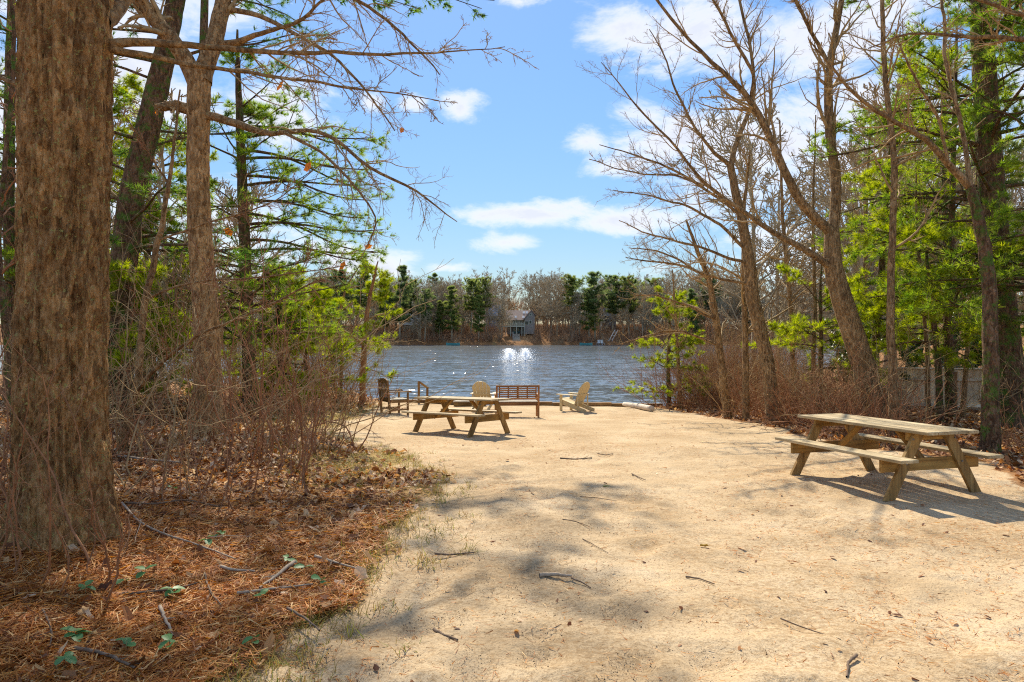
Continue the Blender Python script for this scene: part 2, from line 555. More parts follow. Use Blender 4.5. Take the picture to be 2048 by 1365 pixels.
def ground_mat():
    m, nt, N, L, B = mat('sand_and_forest_floor')
    tc = N.new('ShaderNodeTexCoord').outputs['Object']
    at = N.new('ShaderNodeAttribute')
    at.attribute_name = 'sandy'
    sep = N.new('ShaderNodeSeparateColor')
    L.new(at.outputs['Color'], sep.inputs[0])
    # sand
    f1 = noise(N, L, tc, 1.1, 5, 0.6)
    r1 = ramp(N, [(0.3, (0.43, 0.31, 0.178)), (0.55, (0.545, 0.41, 0.25)), (0.75, (0.61, 0.48, 0.315))])
    L.new(f1, r1.inputs[0])
    f2 = noise(N, L, tc, 75, 3, 0.7)
    r2 = ramp(N, [(0.33, (0.30, 0.2, 0.11)), (0.46, (1, 1, 1)), (0.75, (1.12, 1.1, 1.08))])
    L.new(f2, r2.inputs[0])
    mm = N.new('ShaderNodeMix')
    mm.data_type, mm.blend_type = 'RGBA', 'MULTIPLY'
    mm.inputs['Factor'].default_value = 0.75
    L.new(r1.outputs[0], mm.inputs['A'])
    L.new(r2.outputs[0], mm.inputs['B'])
    sand = mm.outputs['Result']
    # brown needle crumbs lying over the sand in drifts
    f3 = noise(N, L, tc, 24, 6, 0.75)
    f3b = noise(N, L, tc, 0.75, 4, 0.6)
    ad = N.new('ShaderNodeMath')
    ad.operation = 'MULTIPLY_ADD'
    L.new(f3b, ad.inputs[0])
    ad.inputs[1].default_value = 0.55
    L.new(f3, ad.inputs[2])
    r3 = ramp(N, [(0.76, (0, 0, 0)), (0.9, (1, 1, 1))])
    L.new(ad.outputs[0], r3.inputs[0])
    ml = N.new('ShaderNodeMath')
    ml.operation = 'MULTIPLY'
    ml.inputs[1].default_value = 0.62
    L.new(r3.outputs[0], ml.inputs[0])
    sand = mixc(N, L, ml.outputs[0], sand, (0.30, 0.185, 0.085))
    # dark debris patches and dappled shade painted into the sand (green channel)
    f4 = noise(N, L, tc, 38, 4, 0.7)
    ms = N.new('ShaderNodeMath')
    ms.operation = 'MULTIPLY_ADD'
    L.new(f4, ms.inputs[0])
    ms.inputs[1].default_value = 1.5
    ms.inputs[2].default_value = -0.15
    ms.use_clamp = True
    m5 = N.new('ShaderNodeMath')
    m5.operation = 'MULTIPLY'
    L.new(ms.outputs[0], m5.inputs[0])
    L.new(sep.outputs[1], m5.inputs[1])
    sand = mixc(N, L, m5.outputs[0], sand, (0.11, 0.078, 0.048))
    # forest floor
    f6 = noise(N, L, tc, 16, 7, 0.7)
    r6 = ramp(N, [(0.3, (0.09, 0.042, 0.018)), (0.5, (0.27, 0.13, 0.05)), (0.7, (0.44, 0.25, 0.115))])
    L.new(f6, r6.inputs[0])
    f7 = noise(N, L, tc, 9, 6, 0.7)
    a7 = N.new('ShaderNodeMath')
    a7.operation = 'MULTIPLY_ADD'
    L.new(f7, a7.inputs[0])
    a7.inputs[1].default_value = 0.7
    L.new(sep.outputs[0], a7.inputs[2])
    r7 = ramp(N, [(0.74, (0, 0, 0)), (0.94, (1, 1, 1))])
    L.new(a7.outputs[0], r7.inputs[0])
    grass = mixc(N, L, f6, (0.30, 0.20, 0.07), (0.42, 0.31, 0.12))
    floor = mixc(N, L, sep.outputs[2], r6.outputs[0], grass)
    c = mixc(N, L, r7.outputs[0], floor, sand)
    L.new(c, B.inputs['Base Color'])
    B.inputs['Roughness'].default_value = 0.95
    B.inputs['Specular IOR Level'].default_value = 0.1
    h1 = noise(N, L, tc, 7, 6, 0.65)
    h2 = noise(N, L, tc, 90, 3, 0.7)
    hh = N.new('ShaderNodeMath')
    hh.operation = 'MULTIPLY_ADD'
    L.new(h2, hh.inputs[0])
    hh.inputs[1].default_value = 0.10
    L.new(h1, hh.inputs[2])
    bump(N, L, hh.outputs[0], 0.6, 0.045, B)
    return m


def water_mat():
    m, nt, N, L, B = mat('lake_water')
    tc = N.new('ShaderNodeTexCoord').outputs['Object']
    B.inputs['Base Color'].default_value = (0.10, 0.118, 0.13, 1)
    B.inputs['Roughness'].default_value = 0.13
    B.inputs['IOR'].default_value = 1.333
    vec = None
    for scl, k, det in (((0.16, 0.5, 1), 0.35, 2), ((0.6, 1.7, 1), 0.7, 3), ((2.6, 6.0, 1), 0.75, 2)):
        mp = N.new('ShaderNodeMapping')
        mp.inputs['Scale'].default_value = scl
        L.new(tc, mp.inputs[0])
        n = N.new('ShaderNodeTexNoise')
        n.inputs['Scale'].default_value = 1.0
        n.inputs['Detail'].default_value = det
        L.new(mp.outputs[0], n.inputs['Vector'])
        a = N.new('ShaderNodeVectorMath')
        a.operation = 'SUBTRACT'
        L.new(n.outputs['Color'], a.inputs[0])
        a.inputs[1].default_value = (0.5, 0.5, 0.5)
        b = N.new('ShaderNodeVectorMath')
        b.operation = 'MULTIPLY'
        L.new(a.outputs[0], b.inputs[0])
        b.inputs[1].default_value = (k * 0.8, k, 0)
        if vec is None:
            vec = b.outputs[0]
        else:
            c = N.new('ShaderNodeVectorMath')
            c.operation = 'ADD'
            L.new(vec, c.inputs[0])
            L.new(b.outputs[0], c.inputs[1])
            vec = c.outputs[0]
    # calmer and rougher patches drift over the lake
    cal = noise(N, L, tc, 1.0, 3, 0.5, (0.03, 0.07, 1))
    mr = N.new('ShaderNodeMapRange')
    mr.inputs['From Min'].default_value = 0.3
    mr.inputs['From Max'].default_value = 0.7
    mr.inputs['To Min'].default_value = 0.7
    mr.inputs['To Max'].default_value = 1.2
    L.new(cal, mr.inputs['Value'])
    # the fountains roughen the water round them
    sp = N.new('ShaderNodeSeparateXYZ')
    L.new(tc, sp.inputs[0])

    def mth(op, a, b):
        q = N.new('ShaderNodeMath')
        q.operation = op
        for i, v in enumerate((a, b)):
            if isinstance(v, (int, float)):
                q.inputs[i].default_value = v
            else:
                L.new(v, q.inputs[i])
        return q.outputs[0]
    amp = mr.outputs[0]
    for gx, gy, rx, ry, k in ((.7, 60, 2.2, 14, .5),):
        dx, dy = mth('DIVIDE', mth('SUBTRACT', sp.outputs[0], gx), rx), mth('DIVIDE', mth('SUBTRACT', sp.outputs[1], gy), ry)
        amp = mth('ADD', amp, mth('MULTIPLY', k, mth('POWER', 2.718, mth('MULTIPLY', -1.0, mth('ADD', mth('MULTIPLY', dx, dx), mth('MULTIPLY', dy, dy))))))
    sc = N.new('ShaderNodeVectorMath')
    sc.operation = 'SCALE'
    L.new(vec, sc.inputs[0])
    L.new(amp, sc.inputs['Scale'])
    ad = N.new('ShaderNodeVectorMath')
    ad.operation = 'ADD'
    L.new(sc.outputs[0], ad.inputs[0])
    ad.inputs[1].default_value = (0, 0, 1)
    nn = N.new('ShaderNodeVectorMath')
    nn.operation = 'NORMALIZE'
    L.new(ad.outputs[0], nn.inputs[0])
    L.new(nn.outputs[0], B.inputs['Normal'])
    return m


# ------------------------------------------------------------------ the ground, the lake
PY = np.array([-80, 4, 6.5, 8.4, 11, 14.4, 19.5, 23, 25.3])
PZ = np.array([0.02, 0.02, 0.015, 0, -.12, -.30, -.59, -.79, -.87])
WATER = -1.05


def shore(x):
    x = np.asarray(x, float)
    return 25.5 + np.maximum(x - 5.6, 0) * 1.3 + np.maximum(-5.2 - x, 0) * 0.5 + 0.5 * sstep(-4.6, -6, x)


def far_shore(x):
    x = np.asarray(x, float)
    return 174 + 2.2 * vnoise(x / 17 + 40, x * 0 + 3.3, 5) + 1.0 * vnoise(x / 5 + 9, x * 0 + 1.3, 6)


def gz(x, y, fine=True):
    x, y = np.asarray(x, float), np.asarray(y, float)
    z = np.interp(y, PY, PZ)
    z = z + 0.42 * sstep(-4.2, -7.0, x) * sstep(12, 18, y) + 0.15 * sstep(-2.2, -4.5, x)
    z = z + 0.30 * sstep(5.5, 11, x) * sstep(10, 22, y) + 0.9 * sstep(12, 40, x) * sstep(10, 30, y)
    z = z + 0.05 * fbm(x * 0.35 + 50, y * 0.35 + 50, 11, 3) * sstep(0, 3, np.abs(y - 14) + np.abs(x))
    if fine:
        near = sstep(16, 5, y)
        z = z + (0.006 + 0.006 * near) * fbm(x * 3.1 + 80, y * 3.1 + 80, 21, 3)
    d1 = shore(x) - y
    z = np.where(d1 < 0.25, z + (WATER - 0.35 - z) * sstep(0.25, -0.35, d1), z)
    z = np.where(d1 < -0.35, WATER - 0.35 - np.minimum((-d1 - 0.35) * 0.12, 2.0), z)
    d2 = y - far_shore(x)
    zf = WATER - 0.3 + np.minimum(np.maximum(d2, 0) * 0.42, 0.7) + np.clip(d2 - 1, 0, 14) * 0.19 + np.clip(d2 - 15, 0, 400) * 0.02 \
        + 0.5 * fbm(x * 0.06 + 30, y * 0.06 + 30, 31, 3) * sstep(1, 12, d2)
    z = np.where(d2 > -6, np.maximum(zf + np.minimum(d2, 0) * 0.3, -3.2), z)
    return z


def G(px, py):
    Y = 10.0
    for _ in range(40):
        z = float(gz((px - 1024) * Y / F, Y, False))
        Y = 0.5 * Y + 0.5 * F * (CAMH - z) / (py - HOR)
        Y = min(Y, float(shore((px - 1024) * Y / F)) - 0.25)      # stay on dry land
    return (px - 1024) * Y / F, Y


LB = np.array([G(*p) for p in [(430, 1500), (560, 1365), (640, 1262), (745, 1150), (815, 1050), (870, 990), (880, 955), (790, 905), (690, 878), (648, 860), (690, 840), (742, 824), (752, 812)]])
RB = np.array([G(*p) for p in [(3600, 1500), (3000, 1200), (2400, 1040), (2060, 970), (1960, 926), (1810, 905), (1700, 893), (1600, 870), (1500, 846), (1400, 828), (1315, 815), (1255, 808)]])
DIRT_SHADE = [(985, 1000, 0.5), (1040, 1050, 0.55), (930, 1135, 0.5), (1020, 1150, 0.45), (850, 1230, 0.65), (960, 1265, 0.45), (1130, 1190, 0.35), (1190, 1325, 0.45), (1080, 1300, 0.3), (1260, 1230, 0.3), (900, 1010, 0.4), (1545, 1020, 0.22), (700, 1310, 0.4), (1060, 1080, 0.35), (1140, 1050, 0.35)]  # dark debris patches that also stand in for dappled tree shade
DIRT_SHADE = [(*G(a, b), c) for a, b, c in DIRT_SHADE]


def sandmask(x, y):
    """1 on the sand, 0 on the forest floor"""
    l = np.interp(y, LB[:, 1], LB[:, 0])
    r = np.interp(y, RB[:, 1], RB[:, 0])
    w = 0.25 * fbm(x * 1.3 + 20, y * 1.3 + 20, 41, 3)
    a = sstep(-0.45, 0.35, x - l + w)
    b = sstep(-0.4, 0.4, r - x + w)
    return a * b * sstep(26.2, 25.6, y)


def spaced(segs):
    out = []
    for a, b, s in segs:
        out.append(np.arange(a, b, s))
    return np.concatenate(out)


def build_ground():
    xs = spaced([(-600, -200, 50), (-200, -60, 7), (-60, -14, 1.2), (-14, -6, 0.25), (-6, 7, 0.08), (7, 14, 0.22), (14, 60, 1.2), (60, 200, 7), (200, 601, 50)])
    ys = spaced([(-80, 2, 6), (2, 3, 0.25), (3, 11, 0.075), (11, 27.5, 0.165), (27.5, 60, 1.0), (60, 168, 9), (168, 200, 1.3), (200, 300, 10), (300, 901, 60)])
    X, Y = np.meshgrid(xs, ys)
    Z = gz(X, Y)
    rng = np.random.default_rng(3)
    # scuffs and footprints pressed into the sand
    for _ in range(620):
        fy = 3 + 19 * rng.uniform(0, 1) ** 1.4
        fx = rng.uniform(-2.5, 6.5) * (0.35 + fy / 18)
        rr = rng.uniform(0.06, 0.16)
        dp = rng.uniform(0.008, 0.03)
        i0, i1 = np.searchsorted(xs, [fx - rr * 3, fx + rr * 3])
        j0, j1 = np.searchsorted(ys, [fy - rr * 3, fy + rr * 3])
        d = ((X[j0:j1, i0:i1] - fx) ** 2 + ((Y[j0:j1, i0:i1] - fy) * rng.uniform(0.6, 1.1)) ** 2) / rr ** 2
        Z[j0:j1, i0:i1] += -dp * np.exp(-d) + dp * 0.45 * np.exp(-(np.sqrt(d) - 1.5) ** 2 * 4)
    ny, nx = X.shape
    v = np.stack([X, Y, Z], -1).reshape(-1, 3)
    i = (np.arange(ny - 1)[:, None] * nx + np.arange(nx - 1)[None]).reshape(-1)
    f = np.stack([i, i + 1, i + nx + 1, i + nx], -1)
    me = mesh('ground', v, f, ground_mat())
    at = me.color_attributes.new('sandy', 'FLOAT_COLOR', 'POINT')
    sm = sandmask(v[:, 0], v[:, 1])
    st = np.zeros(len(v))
    for a, b, c in DIRT_SHADE:
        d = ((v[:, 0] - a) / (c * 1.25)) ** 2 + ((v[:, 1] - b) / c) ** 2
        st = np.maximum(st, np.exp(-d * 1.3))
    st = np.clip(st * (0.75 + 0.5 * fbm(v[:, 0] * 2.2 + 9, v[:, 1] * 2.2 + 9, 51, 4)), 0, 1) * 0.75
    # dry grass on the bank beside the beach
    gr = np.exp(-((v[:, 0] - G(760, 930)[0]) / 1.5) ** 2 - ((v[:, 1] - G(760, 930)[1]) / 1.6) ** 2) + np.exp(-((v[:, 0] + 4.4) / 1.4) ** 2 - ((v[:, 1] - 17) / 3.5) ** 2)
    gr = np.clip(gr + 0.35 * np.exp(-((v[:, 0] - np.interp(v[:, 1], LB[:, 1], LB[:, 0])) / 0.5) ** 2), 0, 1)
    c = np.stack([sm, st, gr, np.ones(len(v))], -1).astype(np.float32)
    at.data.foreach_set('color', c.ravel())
    o = link('ground', me)
    tag(o, kind='structure')
    wv = np.array([[-600, 24.5, WATER], [600, 24.5, WATER], [600, 420, WATER], [-600, 420, WATER]], float)
    o = link('lake_water', mesh('lake_water', wv, np.array([[0, 1, 2, 3]]), water_mat(), False))
    tag(o, kind='structure')


build_ground()


# ------------------------------------------------------------------ boards and other made things
def frame(p0, p1, up=(0, 0, 1)):
    p0, p1 = Vector(p0), Vector(p1)
    x = (p1 - p0).normalized()
    z = Vector(up)
    z = (z - z.dot(x) * x)
    if z.length < 1e-4:
        z = Vector((0, 1, 0)) - Vector((0, 1, 0)).dot(x) * x
    z.normalize()
    y = z.cross(x)
    m = Matrix((x, y, z)).transposed().to_4x4()
    m.translation = (p0 + p1) / 2
    return m


_box = {}


def boxmesh(L, w, t, mt, bev):
    k = (round(L, 4), round(w, 4), round(t, 4), mt.name, bev)
    if k not in _box:
        bm = bmesh.new()
        bmesh.ops.create_cube(bm, size=1)
        for v in bm.verts:
            v.co = Vector((v.co.x * L, v.co.y * w, v.co.z * t))
        if bev:
            bmesh.ops.bevel(bm, geom=list(bm.edges), offset=min(bev, t * 0.3, w * 0.3), segments=1, affect='EDGES')
        me = bpy.data.meshes.new('board')
        bm.to_mesh(me)
        bm.free()
        me.materials.append(mt)
        _box[k] = me
    return _box[k]


def board(parent, name, p0, p1, w, t, mt, up=(0, 0, 1), bev=0.004):
    o = link(name, boxmesh((Vector(p1) - Vector(p0)).length, w, t, mt, bev), parent)
    o.matrix_local = frame(p0, p1, up)
    return o


def prism(parent, name, outline, th, m, mt):
    """flat outline (x,y) given thickness th along z, placed by matrix m"""
    n = len(outline)
    v = np.array([(x, y, -th / 2) for x, y in outline] + [(x, y, th / 2) for x, y in outline])
    bm = bmesh.new()
    vs = [bm.verts.new(p) for p in v]
    bm.faces.new(vs[:n][::-1])
    bm.faces.new(vs[n:])
    for i in range(n):
        j = (i + 1) % n
        bm.faces.new((vs[i], vs[j], vs[n + j], vs[n + i]))
    me = bpy.data.meshes.new(name)
    bm.to_mesh(me)
    bm.free()
    me.materials.append(mt)
    o = link(name, me, parent)
    o.matrix_local = m
    return o


def copy_tree(o, parent=None):
    c = o.copy()
    COL.objects.link(c)
    c.parent = parent
    for ch in [k for k in bpy.data.objects if k.parent == o]:
        copy_tree(ch, c)
    return c


def picnic_table(loc, rot, L, label):
    t = empty('picnic_table', loc, rot)
    tag(t, label, 'picnic table', 'picnic tables on the beach')
    n, wtot = 5, 0.72
    bw = wtot / n
    for i in range(n):
        v = -wtot / 2 + bw * (i + .5)
        e = RNG.uniform(-0.006, 0.006)
        board(t, 'tabletop_board', (-L / 2 + e, v, .72 + RNG.uniform(-.0015, .0015)), (L / 2 + e, v, .72), bw - .007, .036, M['tabletop'])
    for s in (-1, 1):
        board(t, 'seat_board', (-L / 2, s * .605, .432), (L / 2, s * .605, .432), .235, .036, M['tabletop'])
    u = 0.76
    for e in (-1, 1):
        for s in (-1, 1):
            # splayed leg, its foot cut level with the sand
            ax, bx = s * .63, s * .20
            w = .07
            ol = [(-0.03, ax - w), (-0.03, ax + w), (.70, bx + w), (.70, bx - w)]
            m = Matrix(((0, 0, -1, e * u), (0, 1, 0, 0), (1, 0, 0, 0), (0, 0, 0, 1)))
            prism(t, 'leg', ol, .038, m, M['table'])
            for k, (bv, bz) in enumerate(((s * .40, .36), (s * .30, .63))):
                bo = link('bolt', boxmesh(.012, .02, .02, M['metal'], .003), t)
                bo.location = (e * (u + .024), bv, bz)
        ui = e * (u - .040)
        board(t, 'seat_beam', (ui, -.70, .342), (ui, .70, .342), .038, .138, M['beam'])
        board(t, 'top_cleat', (ui, -.33, .656), (ui, .33, .656), .038, .088, M['beam'])
        board(t, 'brace', (e * (u - .066), 0, .30), (e * (u - .50), 0, .695), .088, .038, M['beam'], up=(e, 0, 1))
    return t


def slope_rot(x, y, rz):
    s = float(gz(x, y + .7, False) - gz(x, y - .7, False)) / 1.4
    q = Matrix.Rotation(math.atan(s), 3, 'X') @ Matrix.Rotation(rz, 3, 'Z')
    return q.to_euler()


def gl(x, y, dz=0.0):
    return (x, y, float(gz(x, y, False)) + dz)


picnic_table(gl(4.52, 8.4), slope_rot(4.52, 8.4, -1.28), 2.05, 'weathered picnic table nearest the camera with a full shadow, before the pale fence')
picnic_table(gl(-1.07, 14.4), slope_rot(-1.07, 14.4, -.65), 2.12, 'farther picnic table standing in front of the red slatted bench')


def red_bench(loc, rz):
    b = empty('slatted_bench', loc, (0, 0, rz))
    tag(b, 'red brown slatted wooden bench facing the lake', 'bench')
    mt = M['redwood']
    w = 1.24
    for s in (-1, 1):
        x = s * (w / 2 - .025)
        board(b, 'rear_post', (x, 0, -.03), (x, -.06, .92), .05, .06, mt, up=(0, 1, 0))
        board(b, 'front_leg', (x, .48, -.03), (x, .48, .62), .05, .055, mt, up=(0, 1, 0))
        board(b, 'armrest', (x, -.03, .635), (x, .54, .635), .06, .03, mt)
        board(b, 'side_rail', (x, .03, .37), (x, .45, .37), .03, .07, mt)
    ty = lambda z: -.06 * (z + .03) / .95
    board(b, 'top_rail', (-w / 2 + .05, ty(.885), .885), (w / 2 - .05, ty(.885), .885), .032, .055, mt)
    board(b, 'lower_rail', (-w / 2 + .05, ty(.53), .53), (w / 2 - .05, ty(.53), .53), .032, .05, mt)
    for x, ww in ((-w / 2 + .10, .035), (-.27, .04), (0, .06), (.27, .04), (w / 2 - .10, .035)):
        board(b, 'back_stile', (x, ty(.553) + .006, .553), (x, ty(.86) + .006, .86), ww, .02, mt, up=(0, 1, 0))
    for k in range(5):
        z = .592 + k * .058
        board(b, 'back_slat', (-w / 2 + .082, ty(z) - .014, z), (w / 2 - .082, ty(z) - .014, z), .016, .034, mt)
    board(b, 'seat_apron', (-w / 2 + .05, .04, .375), (w / 2 - .05, .04, .375), .025, .10, mt)
    board(b, 'seat_apron', (-w / 2 + .05, .47, .375), (w / 2 - .05, .47, .375), .025, .08, mt)
    for k in range(7):
        y = .035 + k * .072
        board(b, 'seat_slat', (-w / 2 + .03, y, .436), (w / 2 - .03, y, .436), .06, .02, M['greywood'])
    return b


red_bench(gl(0.16, 19.4), R(4))


def adirondack(loc, rz, label):
    c = empty('adirondack_chair', loc, (0, 0, rz))
    tag(c, label, 'chair', 'cream adirondack chairs by the water')
    mt = M['cream']
    for s in (-1, 1):
        board(c, 'front_leg', (s * .30, .30, -.03), (s * .30, .30, .53), .10, .026, mt, up=(1, 0, 0))
        board(c, 'rear_leg', (s * .265, .36, .31), (s * .265, -.62, .03), .024, .13, mt)
        board(c, 'armrest', (s * .345, .42, .545), (s * .33, -.36, .545), .14, .022, mt)
        board(c, 'back_post', (s * .30, -.34, .14), (s * .30, -.34, .53), .06, .024, mt, up=(0, 1, 0))
    for k in range(6):
        y = .36 - k * .095
        z = .375 + (y - .36) * .286
        board(c, 'seat_slat', (-.285, y, z + .012), (.285, y, z + .012), .088, .02, mt, up=(0, -.286, 1))
    a = R(24)
    m0 = Matrix.Translation((0, -.17, .22)) @ Matrix.Rotation(R(90) + a, 4, 'X')     # local y runs up the raked back
    n = 5
    for k in range(n):
        f = (k - 2)
        x0, x1 = f * .096, f * .125
        hw, tw = .044, .056
        T = lambda u: .82 - 1.5 * u * u - 9 * u ** 4
        ol = [(x0 - hw, 0), (x0 + hw, 0)] + [(x1 + tw * q, T(x1 + tw * q)) for q in (1, .33, -.33, -1)]
        prism(c, 'back_slat', ol, .02, m0, mt)
    for yy, hw in ((.36, .285), (.06, .26)):
        o = board(c, 'back_band', (-hw, 0, 0), (hw, 0, 0), .07, .022, mt)
        o.matrix_local = m0 @ Matrix.Translation((0, yy, .0235))
    return c


xa, ya = 0, 22.4
adirondack(gl(-.92, 22.6), R(-12), 'cream adirondack chair seen from behind, partly hidden by the picnic table and bench')
adirondack(gl(2.02, 22.3), R(52), 'cream adirondack chair standing alone, turned sideways on the open sand')


def armchair(loc, rz):
    c = empty('garden_armchair', loc, (0, 0, rz))
    tag(c, 'brown wooden garden armchair with slatted back beside the shoreline shrubs', 'chair')
    mt = M['brownwood']
    for s in (-1, 1):
        x = s * .33
        board(c, 'rear_leg', (x, -.27, -.03), (x, -.36, 1.0), .05, .06, mt, up=(0, 1, 0))
        board(c, 'front_leg', (x, .27, -.03), (x, .27, .63), .05, .055, mt, up=(0, 1, 0))
        ol = [(-.36, -.012), (.30, -.012), (.36, -.035), (.385, -.03), (.375, .0), (.33, .022), (.1, .012), (-.36, .022)]
        m = Matrix(((0, 0, 1, x), (1, 0, 0, 0), (0, 1, 0, .655), (0, 0, 0, 1)))
        prism(c, 'armrest', ol, .075, m, mt)
        board(c, 'side_rail', (x, -.25, .38), (x, .245, .38), .03, .08, mt)
        board(c, 'stretcher', (x, -.26, .14), (x, .245, .14), .03, .05, mt)
    yb = lambda z: -.272 - .09 * z
    ol = [(-.355, 0), (.355, 0), (.355, .10), (.2, .135), (0, .15), (-.2, .135), (-.355, .10)]
    m = Matrix(((1, 0, 0, 0), (0, 0, -1, yb(.93) + .0), (0, 1, 0, .90), (0, 0, 0, 1)))
    prism(c, 'top_rail', ol, .032, m, mt)
    board(c, 'lower_rail', (-.305, yb(.46), .46), (.305, yb(.46), .46), .03, .06, mt)
    for k in range(6):
        x = -.25 + k * .10
        board(c, 'back_slat', (x, yb(.49), .49), (x, yb(.90), .90), .06, .016, mt, up=(0, 1, 0))
    for s in (-.25, .25):
        board(c, 'front_rail', (-.305, s, .385), (.305, s, .385), .028, .075, mt)
    for k in range(7):
        y = -.235 + k * .08
        board(c, 'seat_slat', (-.345, y, .437), (.345, y, .437), .062, .02, M['greywood'])
    board(c, 'stretcher', (-.31, 0, .14), (.31, 0, .14), .03, .045, mt)
    return c


armchair(gl(-3.42, 19.9), R(-58))

# handrail, timber edging, little jetty corner, pale log
h = empty('handrail', gl(-3.42, 25.05))
tag(h, 'short wooden handrail with a sloping rail at the edge of the lake', 'handrail')
board(h, 'post', (0, 0, -.2), (0, 0, .80), .08, .08, M['brownwood'], up=(0, 1, 0))
board(h, 'post', (.22, .75, -.6), (.22, .75, .50), .08, .08, M['brownwood'], up=(0, 1, 0))
board(h, 'rail', (.0, -.02, .80), (.23, .80, .50), .09, .04, M['beam'])

e = empty('timber_edging', (0, 25.42, 0))
tag(e, 'dark timber edging holding the sand above the lake', 'edging')
for x0, x1 in ((-4.3, -1.95), (-.6, 1.5), (1.51, 3.7), (3.71, 5.6)):
    z = float(gz((x0 + x1) / 2, 24.9, False)) + .03
    board(e, 'timber', (x0, 0, z), (x1, 0, z + RNG.uniform(-.015, .015)), .15, .15, M['brownwood'])
    board(e, 'timber', (x0, .0, z - .153), (x1, 0, z - .153), .145, .148, M['brownwood'])

j = empty('wooden_platform', gl(-1.55, 24.4))
tag(j, 'low wooden platform at the water edge behind the farther picnic table', 'platform')
for k in range(5):
    board(j, 'plank', (-.55 + .03 * k, k * .15, .17), (.62, k * .15, .17), .14, .035, M['greywood'])
board(j, 'beam', (-.53, -.06, .075), (.62, -.06, .075), .04, .15, M['table'])
board(j, 'beam', (-.50, .62, .075), (.62, .62, .075), .04, .15, M['table'])
board(j, 'post', (.56, .0, -.3), (.56, .0, .15), .09, .09, M['table'], up=(0, 1, 0))
board(j, 'post', (-.42, .0, -.3), (-.42, .0, .15), .09, .09, M['table'], up=(0, 1, 0))


def log(px0, py0, px1, py1, r):
    a, b = G(px0, py0), G(px1, py1)
    p = np.array([[*gl(*a, r)], [*gl(*b, r)]])
    P, rr = resample(np.array([p[0], (p[0] + p[1]) / 2 + [0, 0, .01], p[1]]), [r * .85, r, r], 14, .004, RNG)
    P = np.concatenate([P[:1] - 0, P, P[-1:]])
    rr = np.concatenate([[.002], rr, [.002]])
    return tubes(P[None], rr[None], 12)


g = Geo().add(*log(1249, 812, 1304, 824, .10))
o = link('driftwood_log', g.mesh('driftwood_log', plain('bare_pale_wood', (0.62, 0.52, 0.40), .8, .2, 8)))
tag(o, 'pale bare log lying on the sand by the shoreline thicket', 'log')


# ------------------------------------------------------------------ the fence in the woods
def build_fence():
    a, b = np.array([12.6, 18.9]), np.array([16.2, 17.4])
    f = empty('board_fence', (a[0] - 2.0, a[1] + .6, 0))
    tag(f, 'pale vertical board fence with bright rails among the trees', 'fence')
    org = np.array([a[0] - 2.0, a[1] + .6])
    p = org
    d = (b - org) / np.linalg.norm(b - org)
    n = np.array([d[1], -d[0]])           # towards the camera
    Lf = np.linalg.norm(b - org)
    post = 0
    s = 0.0
    base = lambda s: float(gz(*(org + d * s), False)) - .05
    top = 1.22
    while s < Lf:
        q = d * s
        board(f, 'post', (q[0] + n[0] * .07, q[1] + n[1] * .07, base(s) - .1), (q[0] + n[0] * .07, q[1] + n[1] * .07, base(s) + 1.12), .10, .10, M['post'], up=(n[0], n[1], 0))
        s2 = min(s + 1.75, Lf)
        for hz, th in ((1.20, .035), (.90, .075), (.18, .075)):
            q2, q1 = d * s2, d * s
            off = n * (.045 if hz < 1.1 else .02)
            board(f, 'rail', (q1[0] + off[0], q1[1] + off[1], base(s) + hz), (q2[0] + off[0], q2[1] + off[1], base(s2) + hz), .07 if hz < 1.1 else .12, th, M['rail'])
        k = s + .075
        while k < s2:
            q = d * k
            e = RNG.uniform(-.006, .006)
            board(f, 'fence_board', (q[0], q[1], base(k) + .02), (q[0], q[1], base(k) + 1.17 + e), .142, .018, M['fence'], up=(n[0], n[1], 0), bev=0.003)
            k += .147
        s += 1.75


build_fence()


# ------------------------------------------------------------------ trees
def bark_trunk(pts, rads, sides, rings, amp, nfur, seed, flare=0.0, fl_h=0.5, vs=1.1):
    rng = np.random.default_rng(seed)
    P, r = resample(pts, rads, rings, 0.0, rng, 8)
    s = np.concatenate([[0], np.cumsum(np.linalg.norm(np.diff(P, axis=0), axis=1))])
    T = nrm(np.gradient(P, axis=0))
    ref = np.array([0, 1.0, 0])
    U = nrm(np.cross(T, ref))
    V = np.cross(T, U)
    a = np.arange(sides) / sides
    A, S = np.meshgrid(a, s)
    wob = 0.9 * vnoise(A * 6, S * 1.3, seed + 5, 6)
    n1 = vnoise(A * nfur + wob * 1.2, S * vs * 2.2, seed, 0) if False else vnoise(A * nfur, S * vs * 2.2 + wob * 2, seed, nfur)
    n2 = vnoise(A * nfur * 2, S * vs * 5, seed + 1, nfur * 2)
    n3 = vnoise(A * nfur * 4, S * vs * 16, seed + 2, min(nfur * 4, 255))
    ridge = 1 - np.abs(n1) * 1.6
    ridge = np.clip(ridge, -.2, .75) * 0.75 + (1 - np.abs(n2) * 1.5) * 0.35 + 0.2 * n3
    big = vnoise(A * 4, S * .8, seed + 3, 4)
    rad = r[:, None] * (1 + 0.035 * big) + amp * (ridge - 0.6)
    if flare:
        k = np.exp(-S / fl_h)
        lob = 0.6 + 0.4 * np.cos(A * 2 * np.pi * 5 + seed + 2 * vnoise(A * 3, S, seed + 9, 3))
        rad = rad + flare * k * lob
    ang = A * 2 * np.pi
    v = P[:, None, :] + (U[:, None, :] * np.cos(ang)[..., None] + V[:, None, :] * np.sin(ang)[..., None]) * rad[..., None]
    i = np.arange(rings - 1)[:, None] * sides
    j = np.arange(sides)[None]
    q = np.stack([i + j, i + (j + 1) % sides, i + sides + (j + 1) % sides, i + sides + j], -1).reshape(-1, 4)
    return v.reshape(-1, 3), q


